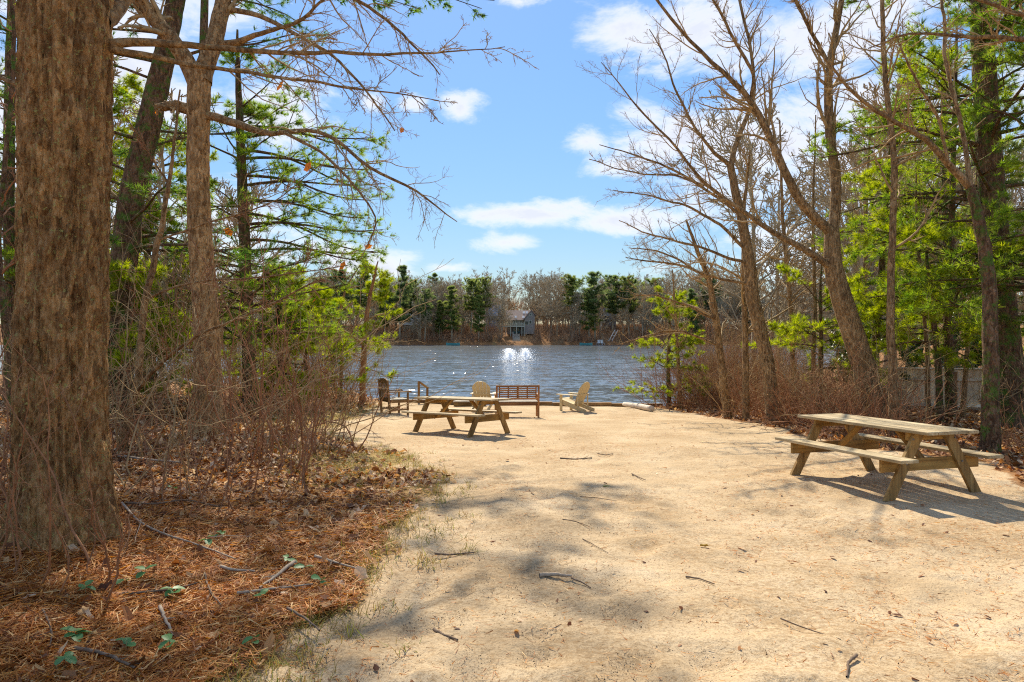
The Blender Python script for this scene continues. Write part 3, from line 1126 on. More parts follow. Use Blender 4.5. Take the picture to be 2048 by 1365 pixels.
def at_base(root, me):
    """vertices were made in world space: move them into the thing's own space"""
    me.transform(Matrix.Translation(-root.location))
    return me


def leaf_shapes(C, size, rng, tilt=0.5, lobed=False, nrm_up=True):
    """C (n,3) centres -> flat, slightly folded leaves"""
    n = len(C)
    if lobed:
        k = 10
        a = np.linspace(0, 2 * np.pi, k, endpoint=False)
        rad = np.where(np.arange(k) % 2 == 0, 1.0, 0.76) * np.array([1, .9, .85, .95, .9, 1.05, .9, .8, .95, .85])
        lx, ly = np.cos(a) * rad, np.sin(a) * rad * 0.54
    else:
        a = np.linspace(0, 2 * np.pi, 6, endpoint=False)
        k = 6
        lx, ly = np.cos(a), np.sin(a) * 0.52
    th = rng.uniform(0, 2 * np.pi, n)
    s = size * rng.uniform(0.6, 1.3, n) / 2
    curl = rng.uniform(-0.6, 0.9, n)
    X = np.cos(th)[:, None] * lx - np.sin(th)[:, None] * ly
    Yv = np.sin(th)[:, None] * lx + np.cos(th)[:, None] * ly
    Z = curl[:, None] * (np.abs(ly) * 0.9 + 0.25 * lx ** 2) + rng.normal(0, .06, (n, k))
    tx, ty = rng.normal(0, tilt, (2, n))
    Z = Z + tx[:, None] * X + ty[:, None] * Yv
    v = np.stack([X, Yv, Z], -1) * s[:, None, None] + C[:, None, :]
    cen = C[:, None, :] + 0
    if not lobed:
        return v.reshape(-1, 3), np.arange(n * k).reshape(n, k)
    v = np.concatenate([cen, v], 1)
    i = np.arange(k)
    t = np.stack([np.zeros(k, int), 1 + i, 1 + (i + 1) % k], -1)
    f = (t[None] + (np.arange(n) * (k + 1))[:, None, None]).reshape(-1, 3)
    return v.reshape(-1, 3), f


def tufts(O, D, k, length, width, spread, rng):
    """needle tufts: k thin blades from each point O along D"""
    n = len(O)
    d = nrm(D[:, None, :] + rng.normal(0, spread, (n, k, 3)))
    L = length * rng.uniform(0.65, 1.15, (n, k, 1))
    tip = O[:, None, :] + d * L
    sd = nrm(np.cross(nrm(D), rng.normal(0, 1, (n, 3)))) * width / 2
    v = np.concatenate([(O - sd)[:, None, :], (O + sd)[:, None, :], tip], 1).reshape(-1, 3)
    i = np.arange(k)
    t = np.stack([np.zeros(k, int), np.ones(k, int), 2 + i], -1)
    f = (t[None] + (np.arange(n) * (2 + k))[:, None, None]).reshape(-1, 3)
    return v, f


def along(P, ts, rng=None):
    """points and tangents at fractions ts (B,k) of polylines P (B,N,3)"""
    B, N, _ = P.shape
    x = ts * (N - 1)
    i = np.minimum(x.astype(int), N - 2)
    fr = (x - i)[..., None]
    b = np.arange(B)[:, None]
    o = P[b, i] * (1 - fr) + P[b, i + 1] * fr
    return o.reshape(-1, 3), nrm(P[b, i + 1] - P[b, i]).reshape(-1, 3)


def px_line(pts, widths, Ys):
    """pixel polyline with pixel widths and depths -> world points, radii"""
    Ys = np.interp(np.linspace(0, 1, len(pts)), np.linspace(0, 1, len(Ys)), Ys)
    P = np.array([W(x, y, Y) for (x, y), Y in zip(pts, Ys)])
    w = np.interp(np.linspace(0, 1, len(pts)), np.linspace(0, 1, len(widths)), widths)
    return P, w * Ys / F / 2


def bare_tree(name, label, group, trunk, limbs, seed, mtrunk, mlimb, mtwig, bark=None, twig=(6, 7, 6), lens=(0.42, 0.45, 0.5), tr=(0.25, 0.97), up=0.05, rings=60, sides=14, extra=0, wob=0.02, rmin=0.003, hang=0, cat='tree', side_len=None, trunk_twigs=0, trunk_tr=(.35, .98), upw=(0.10, 0.12, 0.1)):
    rng = np.random.default_rng(seed)
    P0, r0 = px_line(*trunk)
    # let the trunk run on into the ground
    gzv = float(gz(P0[0, 0], P0[0, 1], False))
    P0 = np.concatenate([[[P0[0, 0] + (P0[0, 0] - P0[1, 0]) * .05, P0[0, 1], gzv - .25]], P0]) if P0[0, 2] > gzv - .2 else P0
    if len(r0) < len(P0):
        r0 = np.concatenate([[r0[0] * 1.12], r0])
    root = empty(name, (P0[0, 0], P0[0, 1], gzv))
    tag(root, label, cat, group)
    if bark:
        v, f = bark_trunk(P0, r0, *bark)
    else:
        Pt, rt = resample(P0, r0, rings, wob * .4, rng)
        k = np.exp(-np.arange(rings) / rings * 18)
        v, f = tubes(Pt[None], (rt * (1 + .25 * k))[None], sides)
    link('trunk', at_base(root, mesh('trunk', v, f, mtrunk)), root)
    LP, LR = [], []
    for pts, wd, ys in limbs:
        p, r = px_line(pts, wd, ys)
        r = r * np.where(r > .06, .92, .8)
        p, r = resample(p, r, 24, wob * np.clip(r.max() / .05, .3, 1), rng)
        v, f = tubes(p[None], r[None], 8)
        link('limb', at_base(root, mesh('limb', v, f, mlimb)), root)
        LP.append(p)
        LR.append(r)
    g = Geo()
    lev = []
    if LP:
        lev.append((np.array(LP), np.array(LR)))
    if trunk_twigs:
        Pt, rt = resample(P0, r0, 24, 0, rng)
        q = spawn(Pt[None], rt[None], trunk_twigs, trunk_tr, 1.0, .30 if side_len is None else side_len, .45, 10, .14, .06, rng, taper=.5, rmin=.006)
        g.add(*tubes(*q, 4))
        k = spawn(q[0], q[1], twig[0], (.15, .98), .8, .45, .55, 7, .2, upw[1], rng, rmin=rmin)
        g.add(*tubes(*k, 3))
        k2 = spawn(k[0], k[1], twig[1], (.1, .98), .75, .5, .55, 5, .22, upw[2], rng, rmin=rmin * .8)
        g.add(*tubes(*k2, 3))
    if LP:
        P1, R1 = lev[0]
        k1 = spawn(P1, R1, twig[0] * 2, tr, .75, lens[0], .42, 10, .13, upw[0], rng, rmin=rmin * 1.6)
        g.add(*tubes(*k1, 4))
        k2 = spawn(k1[0], k1[1], twig[1], (.12, .98), .75, lens[1], .55, 7, .2, upw[1], rng, rmin=rmin)
        g.add(*tubes(*k2, 3))
        k3 = spawn(k2[0], k2[1], twig[2], (.1, 1), .7, lens[2], .6, 4, .25, upw[2], rng, rmin=rmin * .8)
        g.add(*tubes(*k3, 3))
        if hang:
            i = rng.choice(len(k2[0]), hang, replace=False)
            C = k2[0][i, -1]
            for c in C:
                lv, lf = leaf_shapes(c[None], .12, rng, 1.2, True)
                link('dead_leaf', at_base(root, mesh('dead_leaf', lv, lf, M['orangeleaf'], False)), root)
    if g.n:
        link('crown', at_base(root, g.mesh('crown', mtwig)), root)
    return root


# --- the big oak and the forked oak beside the path
bare_tree('oak_tree', 'massive rough oak trunk with yellow lichen, thickest tree in view', None,
          ([(126, 1112), (128, 1000), (124, 850), (124, 650), (128, 450), (132, 250), (132, 60), (136, -250), (140, -700)], [182, 166, 158, 156, 155, 157, 160, 145, 115], [5.56]),
          [([(222, 88), (300, 86), (420, 98), (560, 106), (700, 112), (800, 108), (860, 106), (940, 100), (1012, 98)], [26, 20, 16, 12, 9, 7, 5, 3, 2], [5.6, 6.6]),
           ([(222, 98), (300, 112), (380, 132), (500, 148), (640, 168), (760, 186), (880, 198)], [20, 15, 12, 9, 7, 4, 2], [5.6, 6.4]),
           ([(205, 42), (228, 20), (262, -10), (330, -70), (450, -130), (640, -160)], [40, 34, 26, 20, 14, 8], [5.6, 6.5]),
           ([(205, -100), (300, -160), (500, -200), (760, -190), (1000, -150)], [40, 30, 22, 14, 6], [5.6, 9]),
           ([(60, 180), (20, 160), (-40, 150), (-160, 120)], [16, 12, 10, 6], [5.6, 6])],
          101, M['oak'], M['limb'], M['twig'], bark=(160, 200, .055, 42, 3, .2, .34, 0.9), twig=(10, 7, 3), lens=(.26, .45, .5), hang=9, upw=(-.02, .0, .0), tr=(.3, .98))

bare_tree('forked_oak', 'upright oak with a high fork, rising from the brown thicket', None,
          ([(416, 880), (415, 780), (414, 680), (408, 580), (400, 480), (396, 380), (396, 280), (397, 200), (400, 140)], [74, 54, 49, 48, 46, 42, 42, 44, 42], [12.4]),
          [([(397, 175), (370, 115), (330, 65), (285, 10), (230, -60), (190, -160)], [42, 36, 32, 30, 24, 14], [12.4, 12]),
           ([(404, 165), (420, 110), (436, 60), (450, 0), (470, -120), (500, -260)], [44, 38, 36, 34, 28, 14], [12.4, 13]),
           ([(410, 232), (450, 238), (500, 256), (548, 280), (575, 258), (622, 252), (680, 280), (730, 335), (800, 362), (850, 390), (885, 425), (918, 440)], [20, 18, 16, 13, 11, 10, 9, 8, 7, 5, 4, 2], [12.4, 11.6]),
           ([(392, 226), (360, 212), (330, 214), (315, 222)], [26, 24, 20, 14], [12.4, 12.2]),
           ([(440, 90), (480, 86), (512, 72), (560, 58), (600, 40), (650, 0), (720, -40)], [18, 14, 12, 10, 9, 6, 4], [12.6, 11.8]),
           ([(450, 20), (520, 30), (600, 70), (680, 120), (740, 190), (790, 260)], [14, 12, 9, 7, 5, 3], [12.8, 12]),
           ([(560, 262), (640, 300), (700, 360), (760, 440), (720, 520)], [8, 7, 6, 4, 2], [12, 11.6]),
           ([(460, -60), (560, -60), (680, -20), (800, 60), (880, 150)], [18, 14, 10, 7, 3], [12.8, 12])],
          102, M['oak2'], M['limb'], M['twig'], bark=(64, 200, .02, 24, 13, .08, .35), twig=(10, 7, 3), lens=(.34, .45, .5), hang=12, upw=(-.03, .0, .0), tr=(.3, .98))

# --- the bare maples and saplings beside the beach on the fence side
MG = 'bare trees lining the beach on the fence side'
bare_tree('maple_tree', 'curving bare maple behind the nearest picnic table, forking into three big limbs', MG,
          ([(1752, 860), (1742, 800), (1728, 735), (1704, 660), (1684, 600), (1668, 545), (1664, 500), (1663, 462)], [62, 50, 44, 42, 40, 36, 32, 28], [15.2]),
          [([(1668, 540), (1640, 520), (1600, 497), (1535, 461), (1470, 412), (1407, 373), (1372, 320), (1346, 281), (1285, 232), (1240, 170), (1205, 125)], [17, 16, 14, 12, 10, 9, 7, 6, 5, 3, 2], [15.2, 14]),
           ([(1663, 466), (1630, 438), (1600, 412), (1570, 343), (1535, 264), (1504, 198), (1447, 145), (1394, 101), (1354, 53), (1310, 0), (1270, -60)], [24, 22, 20, 18, 16, 14, 11, 9, 8, 7, 5], [15.2, 14.4]),
           ([(1664, 470), (1674, 417), (1664, 308), (1655, 189), (1658, 123), (1675, 57), (1684, 0), (1700, -160)], [24, 24, 21, 19, 17, 14, 12, 6], [15.2, 15.8]),
           ([(1504, 198), (1510, 150), (1480, 100), (1440, 30), (1395, -60)], [10, 9, 8, 7, 5], [14.8, 14]),
           ([(1407, 373), (1350, 350), (1290, 350), (1230, 338), (1178, 318)], [6, 5, 4, 3, 2], [14.4, 13.6]),
           ([(1660, 130), (1620, 60), (1590, 0), (1560, -80)], [10, 9, 8, 5], [15.6, 15])],
          201, M['maple'], M['maple'], M['twig'], twig=(11, 8, 3), lens=(.28, .45, .55), upw=(.05, .07, .05), sides=16, rings=90)
bare_tree('maple_tree', 'bare maple with a bent pale trunk, second from the open water', MG,
          ([(1552, 850), (1543, 790), (1534, 720), (1520, 660), (1506, 602), (1500, 540), (1491, 475), (1473, 395), (1460, 330)], [34, 28, 26, 26, 27, 24, 20, 17, 14], [17.4]),
          [([(1460, 330), (1430, 305), (1390, 260), (1360, 200), (1330, 120), (1300, 60)], [11, 9, 7, 6, 4, 2], [17.4, 16.6]),
           ([(1462, 335), (1470, 290), (1495, 235), (1512, 180), (1502, 90), (1480, 0), (1450, -90)], [13, 12, 10, 9, 8, 7, 4], [17.4, 18]),
           ([(1480, 430), (1400, 372), (1340, 335), (1270, 310), (1200, 290)], [8, 7, 6, 4, 2], [17.4, 16]),
           ([(1500, 530), (1440, 510), (1380, 488), (1300, 470), (1238, 440)], [9, 7, 6, 4, 2], [17.4, 16.2]),
           ([(1495, 505), (1450, 455), (1380, 415), (1310, 395), (1225, 380)], [9, 8, 6, 4, 2], [17.4, 16.6]),
           ([(1504, 570), (1430, 556), (1360, 530), (1290, 520), (1250, 515)], [8, 7, 5, 4, 2], [17.4, 16.6])],
          202, M['maple'], M['maple'], M['twig'], twig=(11, 8, 3), lens=(.32, .45, .5), upw=(.03, .05, .04))
bare_tree('sapling_tree', 'straight slender bare trunk standing just before the bent maple', MG,
          ([(1492, 838), (1491, 700), (1488, 560), (1487, 420), (1500, 300)], [14, 12, 11, 8, 3], [18.2]), [], 203, M['maple'], M['maple'], M['twig'], trunk_twigs=22, trunk_tr=(.3, .98), side_len=.28, twig=(6, 5, 4))
bare_tree('sapling_tree', 'leaning bare tree nearest the open water above the shoreline thicket', MG,
          ([(1455, 822), (1444, 740), (1432, 640), (1418, 560), (1395, 500), (1372, 440)], [17, 15, 14, 11, 8, 4], [19.5]),
          [([(1418, 560), (1360, 520), (1310, 500), (1262, 497)], [7, 5, 4, 2], [19.5, 19]), ([(1432, 640), (1370, 610), (1310, 590), (1265, 592)], [7, 5, 4, 2], [19.5, 18.5]), ([(1436, 690), (1360, 660), (1300, 668), (1240, 690)], [7, 5, 4, 2], [19.5, 18.6])],
          204, M['maple'], M['maple'], M['twig'], trunk_twigs=14, side_len=.25, twig=(7, 6, 4), upw=(.02, .05, .05))
bare_tree('sapling_tree', 'crooked bare trunk arching over from the corner beside the pale fence', MG,
          ([(1980, 896), (1982, 800), (1981, 700), (1980, 620), (1978, 571), (1970, 497), (1955, 430), (1939, 374)], [36, 31, 29, 27, 26, 24, 21, 17], [11.2]),
          [([(1939, 374), (1895, 325), (1842, 272), (1776, 242), (1730, 205), (1697, 176), (1667, 141), (1620, 80)], [17, 15, 13, 11, 9, 8, 6, 3], [11.2, 10.4]),
           ([(1942, 385), (1930, 280), (1900, 180), (1890, 80), (1880, -40)], [13, 11, 9, 8, 6], [11.2, 11.6]),
           ([(1895, 325), (1880, 240), (1850, 190), (1810, 120), (1790, 60)], [8, 7, 6, 5, 3], [11, 10.6]),
           ([(2150, 80), (2048, 82), (1990, 72), (1930, 74), (1890, 70), (1820, 66), (1740, 92)], [18, 14, 12, 10, 8, 6, 3], [9.2, 9.8]),
           ([(2150, 40), (2040, 30), (1960, 0), (1880, -20)], [14, 11, 9, 5], [9.4, 9.8])],
          205, M['pinebark'], M['maple'], M['twig'], twig=(9, 6, 5), lens=(.26, .42, .5), upw=(.04, .06, .04))
bare_tree('sapling_tree', 'tall thin bare trunk rising behind the far end of the nearest picnic table', MG,
          ([(1788, 880), (1786, 760), (1780, 640), (1784, 500), (1790, 330), (1770, 160), (1764, 0), (1770, -160)], [21, 17, 15, 13, 12, 10, 8, 4], [13.6]), [], 206, M['maple'], M['maple'], M['twig'], trunk_twigs=26, trunk_tr=(.35, .98), side_len=.2, twig=(6, 5, 4))
for k, (x0, x1, yb, w, Y, lab) in enumerate([(1625, 1632, 790, 9, 19.5, 'thin bare pole of a tree left of the big curving maple'), (1588, 1560, 800, 11, 20.5, 'thin leaning bare tree between the bent maple and the curving maple'),
                                            (1720, 1742, 790, 12, 21, 'thin bare tree directly behind the curving maple'), (1858, 1830, 850, 9, 16, 'thin crooked bare stem in front of the pale fence'),
                                            (1925, 1960, 830, 10, 17, 'thin bare stem leaning away beside the fence post'), (1360, 1345, 800, 9, 24.5, 'small bare tree at the edge of the water above the log')]):
    top = yb - (560 if k != 5 else 260)
    bare_tree('sapling_tree', lab, MG, ([(x0, yb), (x0 + (x1 - x0) * .3 + 3, yb - 180), (x0 + (x1 - x0) * .7 - 4, yb - 370), (x1, top)] if k != 5 else [(x0, yb), (x0 - 6, yb - 120), (x1, top)], [w, w * .8, w * .6, w * .25], [Y]),
              [], 210 + k, M['maple'], M['maple'], M['twig'], trunk_twigs=20, trunk_tr=(.3, .97), side_len=.22, twig=(6, 5, 3))

# --- saplings by the oaks
SG = 'slender saplings between the oaks'
bare_tree('sapling_tree', 'smooth orange brown sapling between the two oaks, leaning up to one side', SG,
          ([(243, 915), (252, 850), (278, 760), (280, 700), (290, 600), (318, 480), (338, 370), (352, 260), (360, 180)], [20, 17, 15, 13, 13, 11, 8, 5, 3], [9.8]),
          [([(262, 800), (300, 745), (350, 700), (400, 668), (470, 640), (560, 600), (640, 560)], [13, 11, 9, 7, 6, 5, 3], [9.8, 9]),
           ([(290, 600), (340, 575), (420, 560), (500, 558), (600, 545), (700, 530)], [7, 6, 5, 4, 3, 2], [9.8, 9]),
           ([(318, 480), (400, 450), (480, 430), (560, 400), (640, 330)], [6, 5, 4, 3, 2], [9.8, 9.4]),
           ([(338, 370), (300, 310), (270, 260), (240, 220)], [5, 4, 3, 2], [9.8, 9.4])],
          301, M['limb'], M['limb'], M['redtwig'], twig=(8, 6, 4), lens=(.3, .45, .5), upw=(.0, .03, .02), hang=4)
bare_tree('sapling_tree', 'thin dark sapling arching behind the massive oak trunk', SG,
          ([(30, 940), (28, 820), (10, 640), (-4, 480), (12, 300), (30, 120), (20, -60)], [16, 13, 12, 10, 9, 8, 5], [9.2]), [], 302, M['pinebark'], M['limb'], M['redtwig'], trunk_twigs=22, side_len=.25, twig=(6, 5, 4))
bare_tree('sapling_tree', 'thin young tree with a few orange leaves behind the young bright pine', SG,
          ([(680, 800), (684, 720), (676, 640), (690, 580), (720, 530)], [8, 7, 6, 4, 2], [22]), [], 303, M['limb'], M['limb'], M['redtwig'], trunk_twigs=14, side_len=.3, twig=(5, 4, 3))


# ------------------------------------------------------------------ pines
def pine(name, label, group, trunk, seed, zr, nb, Lfun, mneedle, mtrunk, nsub=9, ntuft=6, k=9, nl=.11, nw=.012, bark=None, droop=0.03, elev=0.15, azr=None, spread=.72, limbs=(), sublen=.42, cat='pine tree', brmin=.012):
    rng = np.random.default_rng(seed)
    P0, r0 = px_line(*trunk)
    gzv = float(gz(P0[0, 0], P0[0, 1], False))
    P0 = np.concatenate([[[P0[0, 0], P0[0, 1], gzv - .25]], P0])
    r0 = np.concatenate([[r0[0] * 1.1], r0])
    root = empty(name, (P0[0, 0], P0[0, 1], gzv))
    tag(root, label, cat, group)
    if bark:
        v, f = bark_trunk(P0, r0, *bark)
    else:
        Pt, rt = resample(P0, r0, 50, .008, rng)
        v, f = tubes(Pt[None], rt[None], 10)
    link('trunk', at_base(root, mesh('trunk', v, f, mtrunk)), root)
    Pt, rt = resample(P0, r0, 60, 0, rng)
    zz = rng.uniform(0, 1, nb)
    zs = gzv + zr[0] + (zr[1] - zr[0]) * zz
    o = np.stack([np.interp(zs, Pt[:, 2], Pt[:, i]) for i in range(3)], 1)
    rad = np.interp(zs, Pt[:, 2], rt)
    az = rng.uniform(0, 2 * np.pi, nb) if azr is None else rng.uniform(azr[0], azr[1], nb)
    el = elev + rng.normal(0, .12, nb) + zz * .35
    d = np.stack([np.cos(az) * np.cos(el), np.sin(az) * np.cos(el), np.sin(el)], 1)
    L = Lfun(zz) * rng.uniform(.7, 1.15, nb)
    rb = np.maximum(np.minimum(rad * .4, L * .012 + .004), brmin * .4)
    b1 = grow(o, d, L, rb, rb * .25, 9, .07, .0, rng, sag=droop * 2)
    for li in limbs:
        p, r = px_line(*li)
        p, r = resample(p, r, 9, .01, rng)
        b1 = (np.concatenate([b1[0], p[None]]), np.concatenate([b1[1], r[None]]))
    g = Geo().add(*tubes(*b1, 5))
    b2 = spawn(b1[0], b1[1], nsub, (.22, 1), .8, sublen, .55, 5, .1, .02, rng, flat=.9, rmin=.004, lmin=.2)
    g.add(*tubes(*b2, 3))
    b3 = spawn(b2[0], b2[1], 4, (.2, 1), .7, .5, .6, 4, .12, .05, rng, flat=.5, rmin=.003, lmin=.1)
    link('branches', at_base(root, g.mesh('branches', M['twig'] if mtrunk is not M['pinebark'] else M['pinebark'])), root)
    n = Geo()
    o2, d2 = along(b2[0], rng.uniform(.45, 1, (len(b2[0]), ntuft)))
    o3, d3 = along(b3[0], rng.uniform(.25, 1, (len(b3[0]), max(2, ntuft // 3))))
    O, D = np.concatenate([o2, o3]), np.concatenate([d2, d3])
    keep = rng.uniform(0, 1, len(O)) < .9
    n.add(*tufts(O[keep], D[keep] + [0, 0, .15], k, nl, nw, spread, rng))
    link('crown', at_base(root, n.mesh('crown', mneedle, False)), root)
    return root


PG = 'pines at the water side of the oaks'
pine('pine_tree', 'leaning dark pine trunk behind the two oaks with green tufts on its bark', PG,
     ([(228, 830), (236, 700), (244, 560), (262, 400), (300, 240), (330, 110), (352, 0), (390, -200), (430, -420)], [62, 54, 50, 47, 44, 40, 34, 28, 14], [15]),
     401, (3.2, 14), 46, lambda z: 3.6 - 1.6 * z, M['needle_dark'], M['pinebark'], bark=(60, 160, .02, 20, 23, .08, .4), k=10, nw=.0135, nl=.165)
pine('pine_tree', 'large pine behind the forked oak with wide dark green boughs reaching over the water', PG,
     ([(500, 830), (497, 700), (492, 560), (486, 400), (480, 250), (476, 150), (474, 60)], [30, 26, 24, 21, 16, 11, 4], [17]),
     402, (1.4, 8.4), 40, lambda z: 3.3 - 2.0 * z, M['needle'], M['pinebark'], nsub=10, k=10, nw=.0135, nl=.165,
     limbs=[([(486, y0), (545, y0 + d * .2 - 14), (610, y0 + d * .5 - 20), (680, y0 + d * .85 - 8), (x1, y0 + d - 20)], [7, 6, 4, 3, 2], [17, Y1]) for y0, d, x1, Y1 in
            ((255, 60, 700, 16.2), (275, 20, 745, 15.4), (300, 95, 720, 17.5), (318, 40, 760, 16.6), (352, 70, 742, 15.2), (372, 15, 770, 18), (402, 55, 728, 16), (425, 100, 752, 17.2), (450, 30, 765, 15.6), (480, 62, 735, 16.8), (505, 20, 755, 17.8))])
pine('pine_tree', 'tall slim pine behind the forked oak, its unseen high boughs shading the sand', PG,
     ([(404, 830), (403, 500), (404, 200), (412, -100), (425, -420)], [24, 20, 17, 14, 8], [20.5]),
     408, (12.4, 17.0), 26, lambda z: 8.4 - 2.0 * z, M['needle_dark'], M['pinebark'], nsub=7, k=9, nw=.03, nl=.2, azr=(-.6, .3), droop=.0, elev=.02, sublen=.26)  # boughs above the frame, added to cast the dapples on the sand
pine('pine_tree', 'yellow green pine filling the gap between the massive oak and the forked oak', PG,
     ([(296, 810), (292, 640), (296, 480), (300, 330), (298, 210)], [18, 15, 12, 8, 3], [19.5]),
     407, (.8, 9), 52, lambda z: 2.9 - 1.9 * z, M['needle_bright'], M['pinebark'], nsub=9, k=10, nw=.0135, nl=.165)
pine('pine_tree', 'pale green pine seen past the outer side of the massive oak', PG,
     ([(20, 850), (26, 600), (16, 400), (20, 150), (30, -250)], [30, 26, 22, 18, 8], [17]),
     403, (1.5, 12), 44, lambda z: 3.2 - 1.5 * z, M['needle'], M['pinebark'], k=10, nw=.0135, nl=.165)
pine('pine_tree', 'low bushy pine with bright needles between forked oak and the lake', PG,
     ([(560, 815), (562, 740), (556, 640), (560, 560)], [14, 12, 9, 3], [19]),
     404, (.3, 3.6), 40, lambda z: 1.9 - 1.2 * z, M['needle_bright'], M['pinebark'], k=10, nw=.0135, nl=.165)
pine('pine_tree', 'young pine half hidden by the thicket between the oaks', PG,
     ([(310, 800), (305, 700), (300, 560), (296, 430)], [16, 13, 9, 3], [17.5]),
     405, (.4, 5), 46, lambda z: 2.2 - 1.5 * z, M['needle_bright'], M['pinebark'], k=10, nw=.0135, nl=.165)
pine('pine_tree', 'low yellow green pine just behind the thicket beside the massive oak', PG,
     ([(262, 830), (264, 740), (262, 640), (266, 560)], [10, 8, 6, 2], [14.5]),
     409, (.4, 3.1), 30, lambda z: 1.7 - 1.0 * z, M['needle_bright'], M['pinebark'], k=10, nw=.0135, nl=.16)
pine('pine_tree', 'low bushy yellow green pine on the bank nearest the young shore pine', PG,
     ([(610, 800), (612, 740), (608, 670), (612, 600)], [10, 8, 6, 2], [20.5]),
     410, (.3, 3.2), 34, lambda z: 1.9 - 1.1 * z, M['needle_bright'], M['pinebark'], k=12, nw=.013, nl=.165)
pine('pine_tree', 'spindly young pine at the shore with bright yellow green tufts and a red brown stem', PG,
     ([(724, 808), (726, 740), (730, 660), (738, 600), (750, 548), (756, 522)], [13, 12, 10, 8, 5, 2], [23.6]),
     406, (1.1, 4.6), 26, lambda z: 1.5 - .9 * z, M['needle_bright'], M['redtwig'], nsub=7, ntuft=5, k=13, nl=.15, nw=.014, spread=.6,
     limbs=(([(733, 640), (760, 628), (800, 625)], [4, 3, 2], [23.6]), ([(728, 690), (690, 660), (640, 640), (600, 630)], [5, 4, 3, 2], [23.6, 23]), ([(727, 720), (690, 700), (650, 690)], [4, 3, 2], [23.6, 23])))
PR = 'pines among the bare trees on the fence side'
pine('pine_tree', 'tall dark pine at the corner of the view with heavy trunk and layered boughs', PR,
     ([(2022, 850), (2012, 720), (2000, 600), (1986, 420), (1975, 260), (1966, 100), (1960, -60), (1955, -400)], [66, 58, 52, 48, 43, 40, 35, 12], [14.6]),
     411, (2.2, 13), 60, lambda z: 3.9 - 1.9 * z, M['needle'], M['pinebark'], bark=(56, 160, .02, 20, 33, .08, .4), k=10, nw=.0135, nl=.165, droop=.05)
pine('pine_tree', 'slim pine with flat green sprays in the gap between curving maple and corner pine', PR,
     ([(1745, 800), (1752, 680), (1764, 520), (1772, 400), (1780, 292)], [18, 15, 13, 9, 3], [18.5]),
     412, (1.2, 6.6), 26, lambda z: 2.5 - 1.6 * z, M['needle_bright'], M['pinebark'], k=10, nw=.0135, nl=.165, droop=.05)
pine('pine_tree', 'small bushy pine in the understory between bent maple and curving maple', PR,
     ([(1640, 800), (1642, 700), (1640, 590), (1644, 520)], [11, 9, 6, 2], [18]),
     413, (.9, 3.8), 15, lambda z: 2.2 - 1.1 * z, M['needle_bright'], M['pinebark'], k=10, nw=.0135, nl=.165)
pine('pine_tree', 'drooping young pine overhanging the pale fence', PR,
     ([(1880, 840), (1876, 720), (1862, 600), (1850, 470)], [14, 12, 9, 3], [15.4]),
     414, (1.4, 4.2), 22, lambda z: 2.1 - .8 * z, M['needle_bright'], M['pinebark'], k=10, nw=.0135, nl=.165, droop=.09)
pine('pine_tree', 'little yellow green pine at the shoreline thicket above the driftwood log', PR,
     ([(1338, 800), (1336, 740), (1340, 660), (1334, 585)], [9, 8, 6, 2], [25.4]),
     415, (.4, 4), 40, lambda z: 1.7 - 1.0 * z, M['needle_bright'], M['pinebark'], k=13, nl=.15, nw=.014, nsub=6, ntuft=4)
pine('pine_tree', 'sunlit yellow green pine filling the space above the pale fence', PR,
     ([(1900, 820), (1896, 640), (1904, 440), (1910, 200), (1914, 20)], [18, 16, 12, 8, 3], [16.5]),
     418, (1.7, 9.5), 52, lambda z: 3.2 - 1.6 * z, M['needle_bright'], M['pinebark'], nsub=9, k=10, nw=.0135, nl=.165, droop=.06)
pine('pine_tree', 'broad pine deep in the woods above the fence', PR,
     ([(1905, 760), (1900, 560), (1890, 330), (1886, 100)], [22, 19, 15, 6], [24]),
     416, (2.0, 11), 44, lambda z: 3.4 - 1.7 * z, M['needle'], M['pinebark'], k=10, nw=.0135, nl=.165)
pine('pine_tree', 'pine just inside the edge of the view with boughs above the picnic table', PR,
     ([(2140, 880), (2136, 700), (2120, 400), (2110, 0)], [46, 40, 34, 24], [12.6]),
     417, (2.2, 9), 40, lambda z: 2.8 - 1.0 * z, M['needle'], M['pinebark'], k=10, nw=.0135, nl=.165, droop=.06)


# ------------------------------------------------------------------ thickets
def shrub_mesh(seed, n, hgt, lean, mt, spread=.25, leaves=0, wob=.16, k2=5, k3=2):
    rng = np.random.default_rng(seed)
    o = np.concatenate([rng.normal(0, spread, (n, 2)), np.full((n, 1), -.05)], 1)
    d = nrm(np.concatenate([rng.normal(0, .42, (n, 2)) + [lean, 0], np.ones((n, 1))], 1))
    L = hgt * rng.uniform(.5, 1.15, n)
    b1 = grow(o, d, L, rng.uniform(.006, .014, n), np.full(n, .003), 12, wob, .0, rng)
    g = Geo().add(*tubes(*b1, 4))
    b2 = spawn(b1[0], b1[1], k2, (.2, .98), .7, .45, .6, 7, .2, .05, rng, rmin=.0035)
    g.add(*tubes(*b2, 3))
    b3 = spawn(b2[0], b2[1], k3, (.15, 1), .75, .5, .7, 4, .24, .05, rng, rmin=.0025)
    g.add(*tubes(*b3, 3))
    me = g.mesh('shrub', mt)
    if leaves:
        i = rng.choice(len(b3[0]), leaves)
        lv, lf = leaf_shapes(b3[0][i, -1], .05, rng, 1.0)
        return me, mesh('leaves', lv, lf, M['needle_bright'], False)
    return me, None


